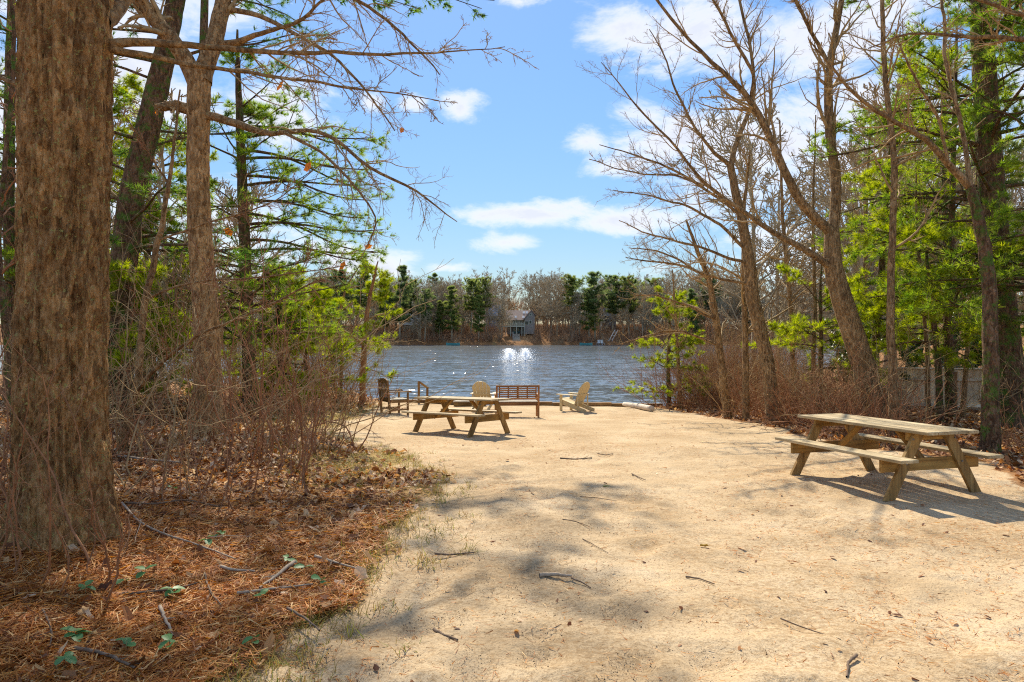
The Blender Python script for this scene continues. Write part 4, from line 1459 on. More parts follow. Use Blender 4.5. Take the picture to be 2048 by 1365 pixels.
SH = [shrub_mesh(500 + i, n, h, l, M['redtwig' if i % 3 else 'twig'], lv, le)[0:2] for i, (n, h, l, lv, le) in enumerate(
    [(7, 2.1, .25, .3, 0), (9, 2.5, .3, .4, 0), (10, 1.2, .1, .3, 0), (10, 2.8, .15, .45, 0), (12, 1.7, -.25, .3, 0), (18, 1.4, -.1, .4, 0), (12, 2.6, -.1, .3, 0)])]
SH += [shrub_mesh(520 + i, 22, 2.9, l, M['twig' if i else 'redtwig'], .6, wob=.13, k2=6, k3=4) for i, l in enumerate((-.25, -.05))]


def place_shrubs(pts, label, group, variants, rng, smin=.8, smax=1.25):
    for x, y in pts:
        k = variants[rng.integers(len(variants))]
        o = link('bare_shrub', SH[k][0])
        s = rng.uniform(smin, smax)
        o.location = (x, y, float(gz(x, y, False)) - .02)
        o.rotation_euler = (0, 0, rng.uniform(-.6, .6) + (0 if rng.uniform() < .7 else 3.1))
        o.scale = (s, s, s * rng.uniform(.85, 1.15))
        tag(o, label(x, y) if callable(label) else label, 'shrub', group)


rng = np.random.default_rng(77)
pts = []
while len(pts) < 54:       # thicket round the oaks, up to the bank
    y = rng.uniform(7.4, 24.5)
    xl = np.interp(y, LB[:, 1], LB[:, 0])
    x = xl - .45 - abs(rng.normal(0, 1)) * (.9 + y * .17) - (0.9 if y < 12 else 0)
    pxx = 1024 + x * F / y
    if 60 < pxx < 820 and not (y > 19 and pxx > 750) and (y > 9 or pxx < 560):
        pts.append((x, y))
place_shrubs(pts, lambda x, y: 'bare red brown shrub ' + ('between the massive oak and the forked oak' if 1024 + x * F / y < 400 else 'at the foot of the forked oak' if y < 14.5 and 1024 + x * F / y < 520 else 'on the grassy bank near the farther picnic table' if y > 12 else 'at the edge of the leaf litter beside the sand'), 'thicket shrubs around the oaks', [0, 1, 2, 3, 0, 1], rng)
place_shrubs([(-3.2, 4.75), (-4.2, 5.0), (-2.95, 6.6), (-3.9, 7.2), (-2.5, 7.6), (-5.2, 6.6)], 'wiry bare shrub growing at the foot of the massive oak', 'wiry shrubs at the massive oak', [0, 1], rng, .7, .95)
pts = []
while len(pts) < 20:       # along the shore beside the young pine
    y = rng.uniform(21.5, 27)
    x = rng.uniform(-11.5, -4.6) if y > 23.5 else rng.uniform(-9, -5.2)
    if x > -4.5 and y < 24:
        continue
    if y < shore(x) + .2:
        pts.append((x, y))
place_shrubs(pts, 'fine upright shoreline shrub behind the garden armchair', 'shoreline shrubs behind the armchair', [2, 3, 5, 0], rng, .8, 1.2)
pts = []
while len(pts) < 96:       # the tangle along the beach on the fence side
    y = rng.uniform(10.5, 28)
    xr = np.interp(y, RB[:, 1], RB[:, 0])
    x = xr + .35 + abs(rng.normal(0, 1)) * (1.0 + y * .06)
    pxx = 1024 + x * F / y
    if y > shore(x) - .1 or (y < 13 and x < 6.9) or (1770 < pxx < 2020 and rng.uniform() < .9):
        continue
    pts.append((x, y))
place_shrubs(pts, lambda x, y: 'bare tangled shrub ' + ('in front of the pale fence behind the nearest picnic table' if 1024 + x * F / y > 1760 else 'below the curving forked maple' if 1024 + x * F / y > 1620 else 'below the bent pale maple' if 1024 + x * F / y > 1480 else 'below the leaning bare tree nearest the water'), 'thicket shrubs on the fence side', [2, 3, 4, 5, 6, 4], rng, .75, 1.2)


pts = []
while len(pts) < 40:       # the bank where the beach meets the water
    y = rng.uniform(24.0, 31)
    x = 4.5 + 6.5 * rng.uniform() ** 1.4
    if y > shore(x) + .7 or x < 4.55 + (25.6 - min(y, 25.6)) * 0.75:
        continue
    pts.append((x, y))
place_shrubs(pts, 'tall bare bush on the bank where the open sand meets the lake', 'bushes on the bank at the end of the sand', [7, 8], rng, .75, 1.15)


def broadleaf_bush(x, y, h, rad, seed, label):
    rng = np.random.default_rng(seed)
    root = empty('evergreen_shrub', gl(x, y))
    tag(root, label, 'shrub')
    n = 9
    o = np.concatenate([rng.normal(0, .12, (n, 2)), np.zeros((n, 1))], 1)
    d = np.concatenate([rng.normal(0, .45, (n, 2)), np.ones((n, 1))], 1)
    b1 = grow(o, d, h * rng.uniform(.6, 1, n), np.full(n, .02), np.full(n, .006), 9, .12, 0, rng)
    b2 = spawn(b1[0], b1[1], 8, (.25, 1), .9, .4, .5, 6, .15, .05, rng)
    b3 = spawn(b2[0], b2[1], 5, (.2, 1), .8, .5, .6, 4, .15, .05, rng)
    link('stems', Geo().add(*tubes(*b1, 5)).add(*tubes(*b2, 3)).add(*tubes(*b3, 3)).mesh('stems', M['twig']), root)
    c, _ = along(b3[0], rng.uniform(.2, 1.05, (len(b3[0]), 9)))
    v, f = leaf_shapes(c + rng.normal(0, .04, c.shape), .11, rng, .7)
    link('foliage', mesh('foliage', v, f, M['holly'], False), root)


broadleaf_bush(10.6, 20.5, 3.4, 1, 601, 'glossy broadleaf evergreen bush behind the pale fence')
broadleaf_bush(13.2, 19.8, 3.0, 1, 602, 'glossy evergreen bush at the far end of the pale fence')


# ------------------------------------------------------------------ woods behind and the far shore
def far_bare(seed, h, mt):
    rng = np.random.default_rng(seed)
    P = grow(np.array([[0, 0, -.3]]), np.array([[rng.normal(0, .05), 0, 1.]]), np.array([h * .86]), np.array([h * .010]), np.array([h * .004]), 12, .035, .05, rng)
    trunk = tubes(*P, 6)
    b1 = spawn(P[0], P[1], 30, (.16, 1), .85, .40, .5, 7, .11, .035, rng, taper=.35, rmin=.03)
    b2 = spawn(b1[0], b1[1], 8, (.2, 1), .7, .5, .6, 5, .14, .04, rng, rmin=.024)
    b3 = spawn(b2[0], b2[1], 8, (.12, 1), .65, .55, .7, 3, .16, .04, rng, rmin=.034)
    g = Geo().add(*tubes(*b1, 4)).add(*tubes(*b2, 3)).add(*tubes(*b3, 3))
    return mesh('trunk', *trunk, mt), g.mesh('crown', mt)


def far_pine(seed, h, mt, zlo=.3, width=.2, flat=False):
    rng = np.random.default_rng(seed)
    P = grow(np.array([[0, 0, -.3]]), np.array([[0, 0, 1.]]), np.array([h]), np.array([h * .014]), np.array([h * .003]), 12, .025, .05, rng)
    nb = 84
    zz = rng.uniform(0, 1, nb)
    zz = np.clip((np.floor(zz * 9) + .5) / 9 + rng.normal(0, .018, nb), 0, 1)
    o, _ = along(P[0], (zlo + (1 - zlo) * zz)[None])
    az = rng.uniform(0, 2 * np.pi, nb)
    el = .05 + .5 * zz
    d = np.stack([np.cos(az) * np.cos(el), np.sin(az) * np.cos(el), np.sin(el)], 1)
    Lf = h * width * (np.sqrt(np.clip(1 - zz, .04, 1)) if not flat else .35 + .9 * np.sin(np.clip(zz, 0, 1) * np.pi) * .8)
    b1 = grow(o, d, Lf * rng.uniform(.3, 1.3, nb) * (.75 + .45 * np.sin(az + seed) * np.sin(zz * 7 + seed)), np.full(nb, .05), np.full(nb, .015), 6, .08, .02, rng)
    b2 = spawn(b1[0], b1[1], 7, (.2, 1), .7, .42, .6, 4, .1, .03, rng, flat=.6, rmin=.015)
    trunk = Geo().add(*tubes(*P, 6)).add(*tubes(*b1, 3))
    c, dd = along(b2[0], rng.uniform(.2, 1, (len(b2[0]), 5)))
    c1, d1 = along(b1[0], rng.uniform(.45, 1, (len(b1[0]), 5)))
    v, f = tufts(np.concatenate([c, c1]), np.concatenate([dd, d1]) + [0, 0, .35], 9, .6, .075, .9, rng)
    return trunk.mesh('trunk', M['fartwig2']), mesh('crown', v, f, mt, False)


def place_tree(name, parts, x, y, s, rz, label, group, cat='tree', wide=1.0):
    r = empty(name, (x, y, float(gz(x, y, False))), (0, 0, rz))
    r.scale = (s * wide, s * wide, s)
    tag(r, label, cat, group)
    for me in parts:
        link(me.name.split('.')[0], me, r)
    return r


FB = [far_bare(700 + i, 15 + (i % 3), M['fartwig' if i % 2 else 'fartwig2']) for i in range(5)]
FP = [far_pine(720, 16, M['farneedle'], .25, .21), far_pine(721, 15, M['farneedle'], .4, .23, True), far_pine(722, 14, M['farneedle2'], .2, .22), far_pine(723, 12, M['farneedle'], .08, .2), far_pine(724, 16, M['farneedle2'], .5, .26, True)]
rng = np.random.default_rng(99)
# the far pines that stand out above the wood, by where they rise (pixel of top, depth behind the shore)
FARP = [(800, 528, 0, 6), (685, 540, 1, 10), (730, 545, 4, 9), (865, 545, 0, 22), (905, 570, 2, 4), (850, 580, 1, 3), (880, 600, 2, 5), (942, 560, 4, 8), (958, 590, 2, 4), (972, 558, 4, 12), (1190, 545, 1, 5), (1178, 575, 2, 4), (1140, 553, 4, 10),
        (1225, 552, 1, 9), (1258, 556, 4, 7), (1270, 560, 1, 14), (830, 560, 1, 12), (770, 560, 2, 8), (640, 556, 1, 7), (1310, 560, 4, 12), (1420, 552, 1, 10), (560, 560, 2, 9), (480, 550, 2, 8), (1500, 556, 2, 10), (1385, 575, 3, 5), (610, 590, 3, 4)]
for px, py, k, dep in FARP:
    Y = 175 + dep
    x = (px - 1024) * Y / F
    Y = float(far_shore(x)) + dep
    base = float(gz(x, Y, False))
    h = CAMH - (py - HOR) * Y / F - base
    hh = (16, 15, 14, 12, 16)[k]
    place_tree('far_pine_tree', FP[k], x, Y, h / hh, rng.uniform(0, 6.28), ('dark green spire shaped pine', 'round topped green pine', 'bushy yellow green pine', 'low cone shaped pine', 'tall bare stemmed pine with a flat top')[k] + ' across the lake, ' + ('armchair' if px < 1040 else 'fence') + ' side of the house', 'pines across the lake', 'pine tree', rng.uniform(.95, 1.25))
HX = (1040 - 1024) * 184 / F
n = 0
while n < 285:
    x = rng.uniform(-105, 110)
    dep = 3 + 38 * rng.uniform() ** 1.3
    y = float(far_shore(x)) + dep
    pxx = 1024 + x * F / y
    if 1000 < pxx < 1082 and 8 < dep < 16.5:
        continue
    if 1000 < pxx < 1075 and dep < 8 and rng.uniform() < .6:
        continue
    top = 541 + 6 * math.sin(pxx / 60) + rng.uniform(-2, 22)
    base = float(gz(x, y, False))
    h = CAMH - (top - HOR) * y / F - base
    k = rng.integers(5)
    if dep < 8:
        h *= rng.uniform(.5, .95)
    place_tree('far_bare_tree', FB[k], x, y, h / (15 + k % 3), rng.uniform(0, 6.28), ('grey' if k % 2 == 0 else 'brown') + ' leafless tree across the lake, ' + ('armchair' if pxx < 1040 else 'fence') + ' side of the house', 'bare trees across the lake')
    n += 1
FS = [shrub_mesh(740 + i, 26, 2.6, 0, M['redtwig' if i else 'fartwig'], .8, wob=.12, k2=6, k3=4)[0] for i in range(3)]
for i in range(130):
    x = rng.uniform(-85, 90)
    y = float(far_shore(x)) + .2 + 9 * rng.uniform() ** 2
    pxx = 1024 + x * F / y
    if 1018 < pxx < 1040:
        continue
    o = link('shore_shrub', FS[i % 3])
    s = rng.uniform(.9, 1.5)
    o.location, o.scale, o.rotation_euler = (x, y, float(gz(x, y, False)) - .1), (s * 1.5, s * 1.2, s * rng.uniform(.6, 1)), (0, 0, rng.uniform(0, 6))
    tag(o, 'bare reddish bush along the bank across the lake', 'bush', 'bushes along the bank across the lake')

# the undergrowth of the far woods reads as one mass
nu = 9000
x = rng.uniform(-120, 125, nu)
y = far_shore(x) + 2.5 + 60 * rng.uniform(0, 1, nu) ** 1.2
ok = ~((np.abs(1024 + x * F / y - 1036) < 32) & (y < far_shore(x) + 16))
x, y = x[ok], y[ok]
O = np.stack([x, y, gz(x, y) - .1], 1)
v, f = tufts(O, np.tile([0, 0, 1.], (len(O), 1)), 6, 3.6, .10, .38, rng)
o = link('far_undergrowth', mesh('far_undergrowth', v, f, leafy('far_brush', [(0, (0.16, 0.10, 0.06)), (0.6, (0.33, 0.2, 0.115)), (1, (0.40, 0.28, 0.18))], .2), False))
nu = 5200
x = rng.uniform(-150, 155, nu)
y = far_shore(x) + 36 + 60 * rng.uniform(0, 1, nu)
O2 = np.stack([x, y, gz(x, y) + rng.uniform(2, 9.5, nu)], 1)
v, f = tufts(O2, np.tile([0, 0, 1.], (nu, 1)), 7, 3.6, .16, .55, rng)
o2 = link('far_woodland', mesh('far_woodland', v, f, bpy.data.materials['far_brush'], False))
tag(o2, 'leafless branches of the deeper woods across the lake', 'woodland', kind='stuff')
tag(o, 'brown undergrowth filling the woods across the lake', 'undergrowth', kind='stuff')

# woods behind the fence and behind the oaks on this side of the water
i = 0
WR = np.random.default_rng(123)
while i < 24:
    y = WR.uniform(21, 62)
    x = WR.uniform(9, 46)
    pxx = 1024 + x * F / y
    if y > shore(x) - 1 or pxx < 1500 or pxx > 2120:
        continue
    k = WR.integers(5)
    s = WR.uniform(.55, .95)
    place_tree('woodland_tree', FB[k], x, y, s, WR.uniform(0, 6.28), 'thin leafless tree deep in the woods behind the fence', 'bare trees in the woods behind the fence')
    i += 1
for (x, y, k, s) in [(22, 40, 2, .75), (19, 28, 2, .6), (24, 34, 4, .7), (31, 50, 2, .9)]:
    place_tree('woodland_pine', FP[k], x, y, s, x, 'dark pine deep in the woods behind the fence', 'pines in the woods behind the fence', 'pine tree')
i = 0
while i < 8:
    x = WR.uniform(-34, -8)
    y = WR.uniform(16, 36)
    pxx = 1024 + x * F / y
    if y > shore(x) - .8 or not (-60 < pxx < 480):
        continue
    place_tree('woodland_tree', FB[WR.integers(5)], x, y, WR.uniform(.45, .8), WR.uniform(0, 6.28), 'thin leafless tree in the woods behind the massive oak', 'bare trees in the woods behind the massive oak')
    i += 1


# ------------------------------------------------------------------ houses and boats across the lake
M['shingle'] = plain('grey_shingle', (0.26, 0.23, 0.2), .9, .15, 3)
M['roof'] = plain('pinkish_roof_shingle', (0.42, 0.30, 0.23), .9, .15, 2)
M['bluewall'] = plain('blue_grey_siding', (0.30, 0.35, 0.42), .8, .1, 2)
M['trim'] = plain('pale_green_trim', (0.48, 0.5, 0.40), .7, .08, 3)
M['white'] = plain('white_paint', (0.75, 0.75, 0.72), .6, .05, 3)
M['teal'] = plain('teal_paint', (0.10, 0.32, 0.30), .5, .1, 4)
M['tealdoor'] = plain('dark_teal_paint', (0.03, 0.12, 0.14), .5, .1, 4)
M['stone'] = plain('pale_step_stone', (0.55, 0.44, 0.31), .9, .12, 4)
M['brownroof'] = plain('brown_roof', (0.28, 0.2, 0.15), .9, .15, 2)
m_, _, N_, L_, B_ = mat('window_glass')
B_.inputs['Base Color'].default_value = (0.012, 0.03, 0.035, 1)
B_.inputs['Roughness'].default_value = .08
M['glass'] = m_


def window(parent, x, y, z, w, h, mt=None):
    f = board(parent, 'window', (x - w / 2 - .08, y, z), (x + w / 2 + .08, y, z), .08, h + .16, mt or M['trim'], bev=0)
    p = link('pane', boxmesh(w, .02, h, M['glass'], 0), f)
    p.location = (0, -.035, 0)
    return f


def lake_house():
    Y = 184.5
    k = Y / F
    z = lambda py: CAMH - (py - HOR) * k
    X = lambda px: (px - 1024) * k
    H = empty('lake_house', (X(1040), Y, 0))
    tag(H, 'grey shingled house with deck, skylights and teal doors across the lake', 'house')
    ox = X(1040)
    x = lambda px: X(px) - ox
    x0, x1 = x(1014), x(1063)
    zd, ze, zr, zb = z(653.5), z(640), z(621), z(668.5)
    D = 7.0
    board(H, 'wall', (x0, D / 2, (zb + ze) / 2), (x1, D / 2, (zb + ze) / 2), D - 1.0, ze - zb, M['shingle'], bev=0)
    # roof: ridge along the shore, slope towards the water
    ym, zt = D / 2, zr
    rf = []
    for s in (-1, 1):
        ye = ym + s * (D / 2 + .1)
        dx = Vector((0, ye - ym, ze - .15 - zt))
        mid = Vector(((x0 + x1) / 2, (ym + ye) / 2, (zt + ze - .15) / 2))
        o = link('roof', boxmesh(x1 - x0 + .8, dx.length, .16, M['roof'], 0), H)
        yv = -dx.normalized() if s < 0 else dx.normalized()
        zv = Vector((1, 0, 0)).cross(yv)
        mm = Matrix((Vector((1, 0, 0)), yv, zv)).transposed().to_4x4()
        mm.translation = mid + zv * .08
        o.matrix_local = mm
        if s < 0:
            for lx, ly in ((x(1019) - (x0 + x1) / 2, -1.1), (x(1031) - (x0 + x1) / 2, -1.0), (x(1047) - (x0 + x1) / 2, -1.0), (x(1048) - (x0 + x1) / 2, 1.1), (x(1054) - (x0 + x1) / 2, 1.1)):
                q = link('skylight', boxmesh(.6, 1.0, .1, M['white'], 0), o)
                q.location = (lx, ly, .12)
                q2 = link('skylight_glass', boxmesh(.5, .9, .02, M['skyl'], 0), o)
                q2.location = (lx, ly, .185)
    for s in (-1, 1):
        xx = x0 + .06 if s < 0 else x1 - .06
        m = Matrix(((0, 0, 1, xx), (1, 0, 0, 0), (0, 1, 0, 0), (0, 0, 0, 1)))
        prism(H, 'gable', [(.5, ze), (D - .5, ze), (D / 2, zr - .1)], .1, m, M['shingle'])
    # gabled wing that faces the water
    wx0, wx1, yf = x(1049), x(1069), -1.6
    wm = (wx0 + wx1) / 2 + .5
    m = Matrix(((1, 0, 0, 0), (0, 0, -1, yf), (0, 1, 0, 0), (0, 0, 0, 1)))
    prism(H, 'wing_front', [(wx0, zb), (wx1, zb), (wx1, z(632)), (wm, z(621.5)), (wx0, z(639))], .2, m, M['shingle'])
    board(H, 'wing_wall', (wx1 - .1, yf, (zb + z(634)) / 2), (wx1 - .1, 3, (zb + z(634)) / 2), .2, z(634) - zb, M['shingle'], bev=0)
    for (pa, pb) in (((wx0 - .4, z(640.6)), (wm, z(620.8))), ((wm, z(620.8)), (wx1 + .4, z(632.6)))):
        a, b = Vector((pa[0], 1.0, pa[1])), Vector((pb[0], 1.0, pb[1]))
        o = link('wing_roof', boxmesh((b - a).length, 5.8, .14, M['brownroof'], 0), H)
        o.matrix_local = frame(a, b)
    window(H, x(1053), yf - .12, z(646.5), .9, .9)
    window(H, x(1060.5), yf - .12, z(645), .5, .8)
    window(H, x(1061), yf - .12, z(630), .4, .5)
    # glazed upper front
    for px in (1018, 1022.5, 1029, 1034, 1041):
        window(H, x(px), .42, z(644.5), .42 if px != 1034 else .4, 1.05)
    # lower doors
    for px in (1028.5, 1036.5):
        d = board(H, 'door', (x(px) - .42, .40, z(661)), (x(px) + .42, .40, z(661)), .12, z(655) - z(667), M['tealdoor'], bev=0)
        p = link('pane', boxmesh(.5, .02, 1.0, M['glass'], 0), d)
        p.location = (0, -.07, .2)
    board(H, 'door_post', (x(1032.3), .36, zb), (x(1032.3), .36, zd), .22, .2, M['stone'], up=(0, 1, 0), bev=0)
    # deck with posts, rail and balusters
    dx0, dx1 = x(1005), x(1049)
    board(H, 'deck_floor', (dx0, -1.3, zd), (dx1, -1.3, zd), 3.2, .2, M['trim'], bev=0)
    for px in (1006, 1012, 1021, 1033, 1043.5, 1048):
        board(H, 'deck_post', (x(px), -2.8, zb - .6), (x(px), -2.8, zd + (.95 if px != 1021 else 2.2)), .14, .14, M['trim'], up=(0, 1, 0), bev=0)
    board(H, 'deck_rail', (dx0, -2.8, zd + .92), (dx1, -2.8, zd + .92), .1, .07, M['trim'], bev=0)
    n = 34
    g = Geo()
    for i in range(n):
        xx = dx0 + (dx1 - dx0) * (i + .5) / n
        P = np.array([[[xx, -2.8, zd + .1], [xx, -2.8, zd + .9]]])
        g.add(*tubes(P, np.full((1, 2), .025), 4))
    o = link('balusters', g.mesh('balusters', M['trim'], False), H)
    o['kind'] = 'stuff'
    # steps up from the water
    st = empty('shore_steps', (X(1033), 0, 0))
    tag(st, 'pale stone steps climbing from the far water to the house', 'steps')
    for i in range(11):
        f = i / 10
        yy = 174.4 + i * .72
        zz = -.95 + f * 2.6
        w = 1.15 if i < 5 else .85
        board(st, 'step', (-w, yy, zz), (w, yy, zz), .62, .22, M['stone'] if i < 5 else M['greywood'], bev=0)
    board(st, 'handrail_post', (-.95, 179.0, .1), (-.95, 179.0, 2.3), .1, .1, M['white'], up=(0, 1, 0), bev=0)


mm_, _, N_, L_, B_ = mat('skylight_glass')
B_.inputs['Base Color'].default_value = (0.55, 0.56, 0.58, 1)
B_.inputs['Roughness'].default_value = .25
M['skyl'] = mm_
lake_house()


def small_house(px0, px1, pye, pyr, dep, wall, roof, label):
    xm = ((px0 + px1) / 2 - 1024) * 190 / F
    Y = float(far_shore(xm)) + dep
    k = Y / F
    z = lambda py: CAMH - (py - HOR) * k
    w = (px1 - px0) * k
    H = empty('far_house', ((px0 + px1) / 2 * k - 1024 * k, Y, 0))
    tag(H, label, 'house')
    zb = float(gz(H.location.x, Y, False)) - 1
    ze, zr = z(pye), z(pyr)
    board(H, 'wall', (-w / 2, 2.5, (zb + ze) / 2), (w / 2, 2.5, (zb + ze) / 2), 5, ze - zb, wall, bev=0)
    for s in (-1, 1):
        a, b = Vector((0, 2.5, zr)), Vector((0, 2.5 + s * 2.9, ze - .1))
        o = link('roof', boxmesh((b - a).length, w + .5, .15, roof, 0), H)
        o.matrix_local = frame(a, b) if s > 0 else frame(a, b)
        xx = s * (w / 2 - .06)
        m = Matrix(((0, 0, 1, xx), (1, 0, 0, 0), (0, 1, 0, 0), (0, 0, 0, 1)))
        prism(H, 'gable', [(0, ze), (5, ze), (2.5, zr - .1)], .1, m, wall)
    for f in (-.28, .28):
        window(H, f * w, -.05, ze - 1.1, .8, 1.0, M['white'])


small_house(972, 1000, 632, 610, 26, M['bluewall'], M['bluewall'], 'blue grey house half hidden in trees just beside the shingled lake house')
small_house(805, 838, 650, 626, 14, M['stone'], M['white'], 'pale house with bright roof behind the pines across the lake')
small_house(1204, 1232, 632, 616, 18, M['bluewall'], M['bluewall'], 'blue grey roofed house behind the dense round pine across the lake')


def rowboat(px, py, Lb, rz, label, mt):
    Y = F * (CAMH - WATER) / (py - HOR)
    x = (px - 1024) * Y / F
    Y = min(Y, float(far_shore(x)) - .6)
    b = empty('rowboat', (x, Y, WATER), (0, 0, rz))
    tag(b, label, 'boat', 'boats moored across the lake')
    n = 13
    t = np.linspace(-1, 1, n)
    wd = .62 * np.sqrt(np.clip(1 - np.abs(t) ** 2.6, .02, 1))
    sh = .52 + .16 * t ** 2
    sec = []
    for i in range(n):
        sec.append([(t[i] * Lb / 2, a * wd[i], zz) for a, zz in ((-1, sh[i]), (-.82, .12), (-.45, -.1), (.45, -.1), (.82, .12), (1, sh[i]), (.93, sh[i]), (.72, .14), (.4, .0), (-.4, .0), (-.72, .14), (-.93, sh[i]))])
    v = np.array(sec).reshape(-1, 3)
    k = 12
    i = np.arange(n - 1)[:, None] * k
    j = np.arange(k)[None]
    f = np.stack([i + j, i + (j + 1) % k, i + k + (j + 1) % k, i + k + j], -1).reshape(-1, 4)
    link('hull', mesh('hull', v, f, mt, False), b)
    for xx in (-.7, .1, .9):
        board(b, 'thwart', (xx, -.52, .36), (xx, .52, .36), .22, .04, M['white'], bev=0)


rowboat(906, 691, 3.4, .05, 'teal rowboat moored beneath the pines across the lake', M['teal'])
rowboat(1172, 691, 3.2, -.1, 'teal rowboat moored beside the white chairs across the lake', M['teal'])
for k, px in enumerate((1196, 1205)):
    x = (px - 1024) * 175.5 / F
    y = float(far_shore(x)) + .8
    c = empty('white_chair', gl(x, y), (0, 0, 2.6 + k))
    tag(c, ('white lawn chair next to the second rowboat across the lake', 'white lawn chair farther from the second rowboat across the lake')[k], 'chair', 'white chairs on the far bank')
    board(c, 'seat', (-.35, 0, .45), (.35, 0, .45), .6, .08, M['white'], bev=0)
    board(c, 'backrest', (0, -.35, .3), (0, -.5, 1.25), .7, .08, M['white'], up=(0, 1, 0), bev=0)
    for sx in (-.3, .3):
        board(c, 'leg', (sx, .25, 0), (sx, .25, .42), .08, .08, M['white'], up=(0, 1, 0), bev=0)
        board(c, 'leg', (sx, -.25, 0), (sx, -.25, .42), .08, .08, M['white'], up=(0, 1, 0), bev=0)
x = (1228 - 1024) * 178 / F
dl = empty('dock_ladder', gl(x, float(far_shore(x)) + 2.5))
tag(dl, 'pale dock frame leaning on the bank across the lake', 'ladder')
for a in (-.6, .2):
    board(dl, 'rail', (a - 1.0, 0, .2), (a + .7, .3, 3.2), .12, .12, M['white'], bev=0)
for f in (.2, .5, .8):
    board(dl, 'rung', (-.6 - 1.0 + 1.7 * f, .3 * f, .2 + 3 * f), (.2 - 1.0 + 1.7 * f, .3 * f, .2 + 3 * f), .07, .07, M['white'], bev=0)


# fountains that aerate the lake, white against the sun
M['spray'] = leafy('white_spray', [(0, (0.85, 0.87, 0.9)), (1, (0.95, 0.95, 0.95))], 0.6, .4, .5)


def fountain(x, y, rad, hgt, n, seed, label):
    rg = np.random.default_rng(seed)
    f = empty('fountain', (x, y, WATER))
    tag(f, label, 'fountain', 'aerating fountains on the lake')
    # drops on ballistic paths out of one nozzle, thinning out towards the rim
    a = rg.uniform(0, 2 * np.pi, n)
    t = rg.uniform(0, 1, n) ** .8
    reach = rad * np.abs(rg.normal(0, .5, n))
    h = hgt * rg.uniform(.35, 1.1, n)
    P = np.stack([np.cos(a) * reach * t, np.sin(a) * reach * t, 4 * h * t * (1 - t) + .04], 1)
    off = np.array([[1, 0, 0], [-.5, .87, 0], [-.5, -.87, 0], [0, 0, 1.3]])
    r = rg.uniform(.018, .042, n)
    v = (P[:, None] + off[None] * r[:, None, None]).reshape(-1, 3)
    b = np.arange(n)[:, None, None] * 4
    fc = (b + np.array([[0, 1, 3], [1, 2, 3], [2, 0, 3]])[None]).reshape(-1, 3)
    o = link('spray', mesh('spray', v, fc, M['spray'], False), f)
    o['kind'] = 'stuff'
    k = 28
    an = np.arange(k) * 2 * np.pi / k
    rr = rad * (.55 + .12 * np.sin(an * 5 + seed) + .06 * np.sin(an * 11))
    v = np.concatenate([[[0, 0, .03]], np.stack([np.cos(an) * rr, np.sin(an) * rr, 0 * an + .012], 1)])
    i = np.arange(k)
    link('foam', mesh('foam', v, np.stack([0 * i, 1 + i, 1 + (i + 1) % k], -1), M['spray']), f)
    nz, nf = tubes(np.array([[[0, 0, -.1], [0, 0, .0], [0, 0, .1]]]), np.full((1, 3), .05), 8)
    link('nozzle', mesh('nozzle', nz, nf, M['metal']), f)


fountain(-.22, 71, 1.5, 1.05, 2600, 1, 'white fountain spray on the lake, lower on the armchair side of its twin')
fountain(1.42, 73, 1.5, 1.15, 2600, 2, 'white fountain spray on the lake above the end of the red bench')
fountain(-.55, 106, 1.5, .5, 1500, 3, 'smallest and farthest low white fountain on the lake')


# ------------------------------------------------------------------ the forest floor and the sand, small things last
def scatter(n, ylo, yhi, pw, cond, rng, xr=(-16, 14)):
    out = []
    tot = 0
    while tot < n:
        y = ylo + (yhi - ylo) * rng.uniform(0, 1, n * 2) ** pw
        pxx = rng.uniform(-60, 2110, n * 2)
        x = (pxx - 1024) * y / F
        ok = cond(x, y)
        out.append(np.stack([x[ok], y[ok]], 1))
        tot += int(ok.sum())
    return np.concatenate(out)[:n]


rng = np.random.default_rng(55)


def on_ground(p, dz=0.0):
    return np.concatenate([p, (gz(p[:, 0], p[:, 1]) + dz)[:, None]], 1)


land = lambda x, y: (y < shore(x) - .1)
gz_ = lambda x, y: np.exp(-((x - G(720, 930)[0]) / 1.7) ** 2 - ((y - G(720, 930)[1]) / 1.8) ** 2) + np.exp(-((x + 4.4) / 1.5) ** 2 - ((y - 17) / 3.5) ** 2)
floor_left = lambda x, y: (rng.uniform(0, 1, len(x)) > .9 * gz_(x, y)) & (sandmask(x, y) < rng.uniform(.0, .75, len(x)) ** 1.5) & (x < 0) & land(x, y)
floor_right = lambda x, y: (sandmask(x, y) < rng.uniform(.05, .5, len(x))) & (x > 0) & land(x, y)
g = Geo()
p = scatter(11500, 3.2, 10, 1.0, lambda x, y: floor_left(x, y) & (rng.uniform(0, 1, len(x)) < .38 + .62 * sstep(4.6, 7, y)), rng)
g.add(*leaf_shapes(on_ground(p, .03), .085, rng, .45, True))
p = scatter(17000, 8, 26, 1.2, floor_left, rng)
g.add(*leaf_shapes(on_ground(p, .025), .10, rng, .55))
p = scatter(16000, 8, 28, 1.1, floor_right, rng)
g.add(*leaf_shapes(on_ground(p, .025), .10, rng, .55))
p = scatter(240, 3.3, 7, 1.0, floor_left, rng)
g.add(*leaf_shapes(on_ground(p, .06), .115, rng, .5, True))
p = scatter(260, 3.4, 24, 1.2, lambda x, y: sandmask(x, y) > .8, rng)
g.add(*leaf_shapes(on_ground(p, .012), .05, rng, .25))
o = link('fallen_leaves', g.mesh('fallen_leaves', M['litter'], False))
tag(o, 'brown fallen leaves covering the forest floor', 'leaves', kind='stuff')

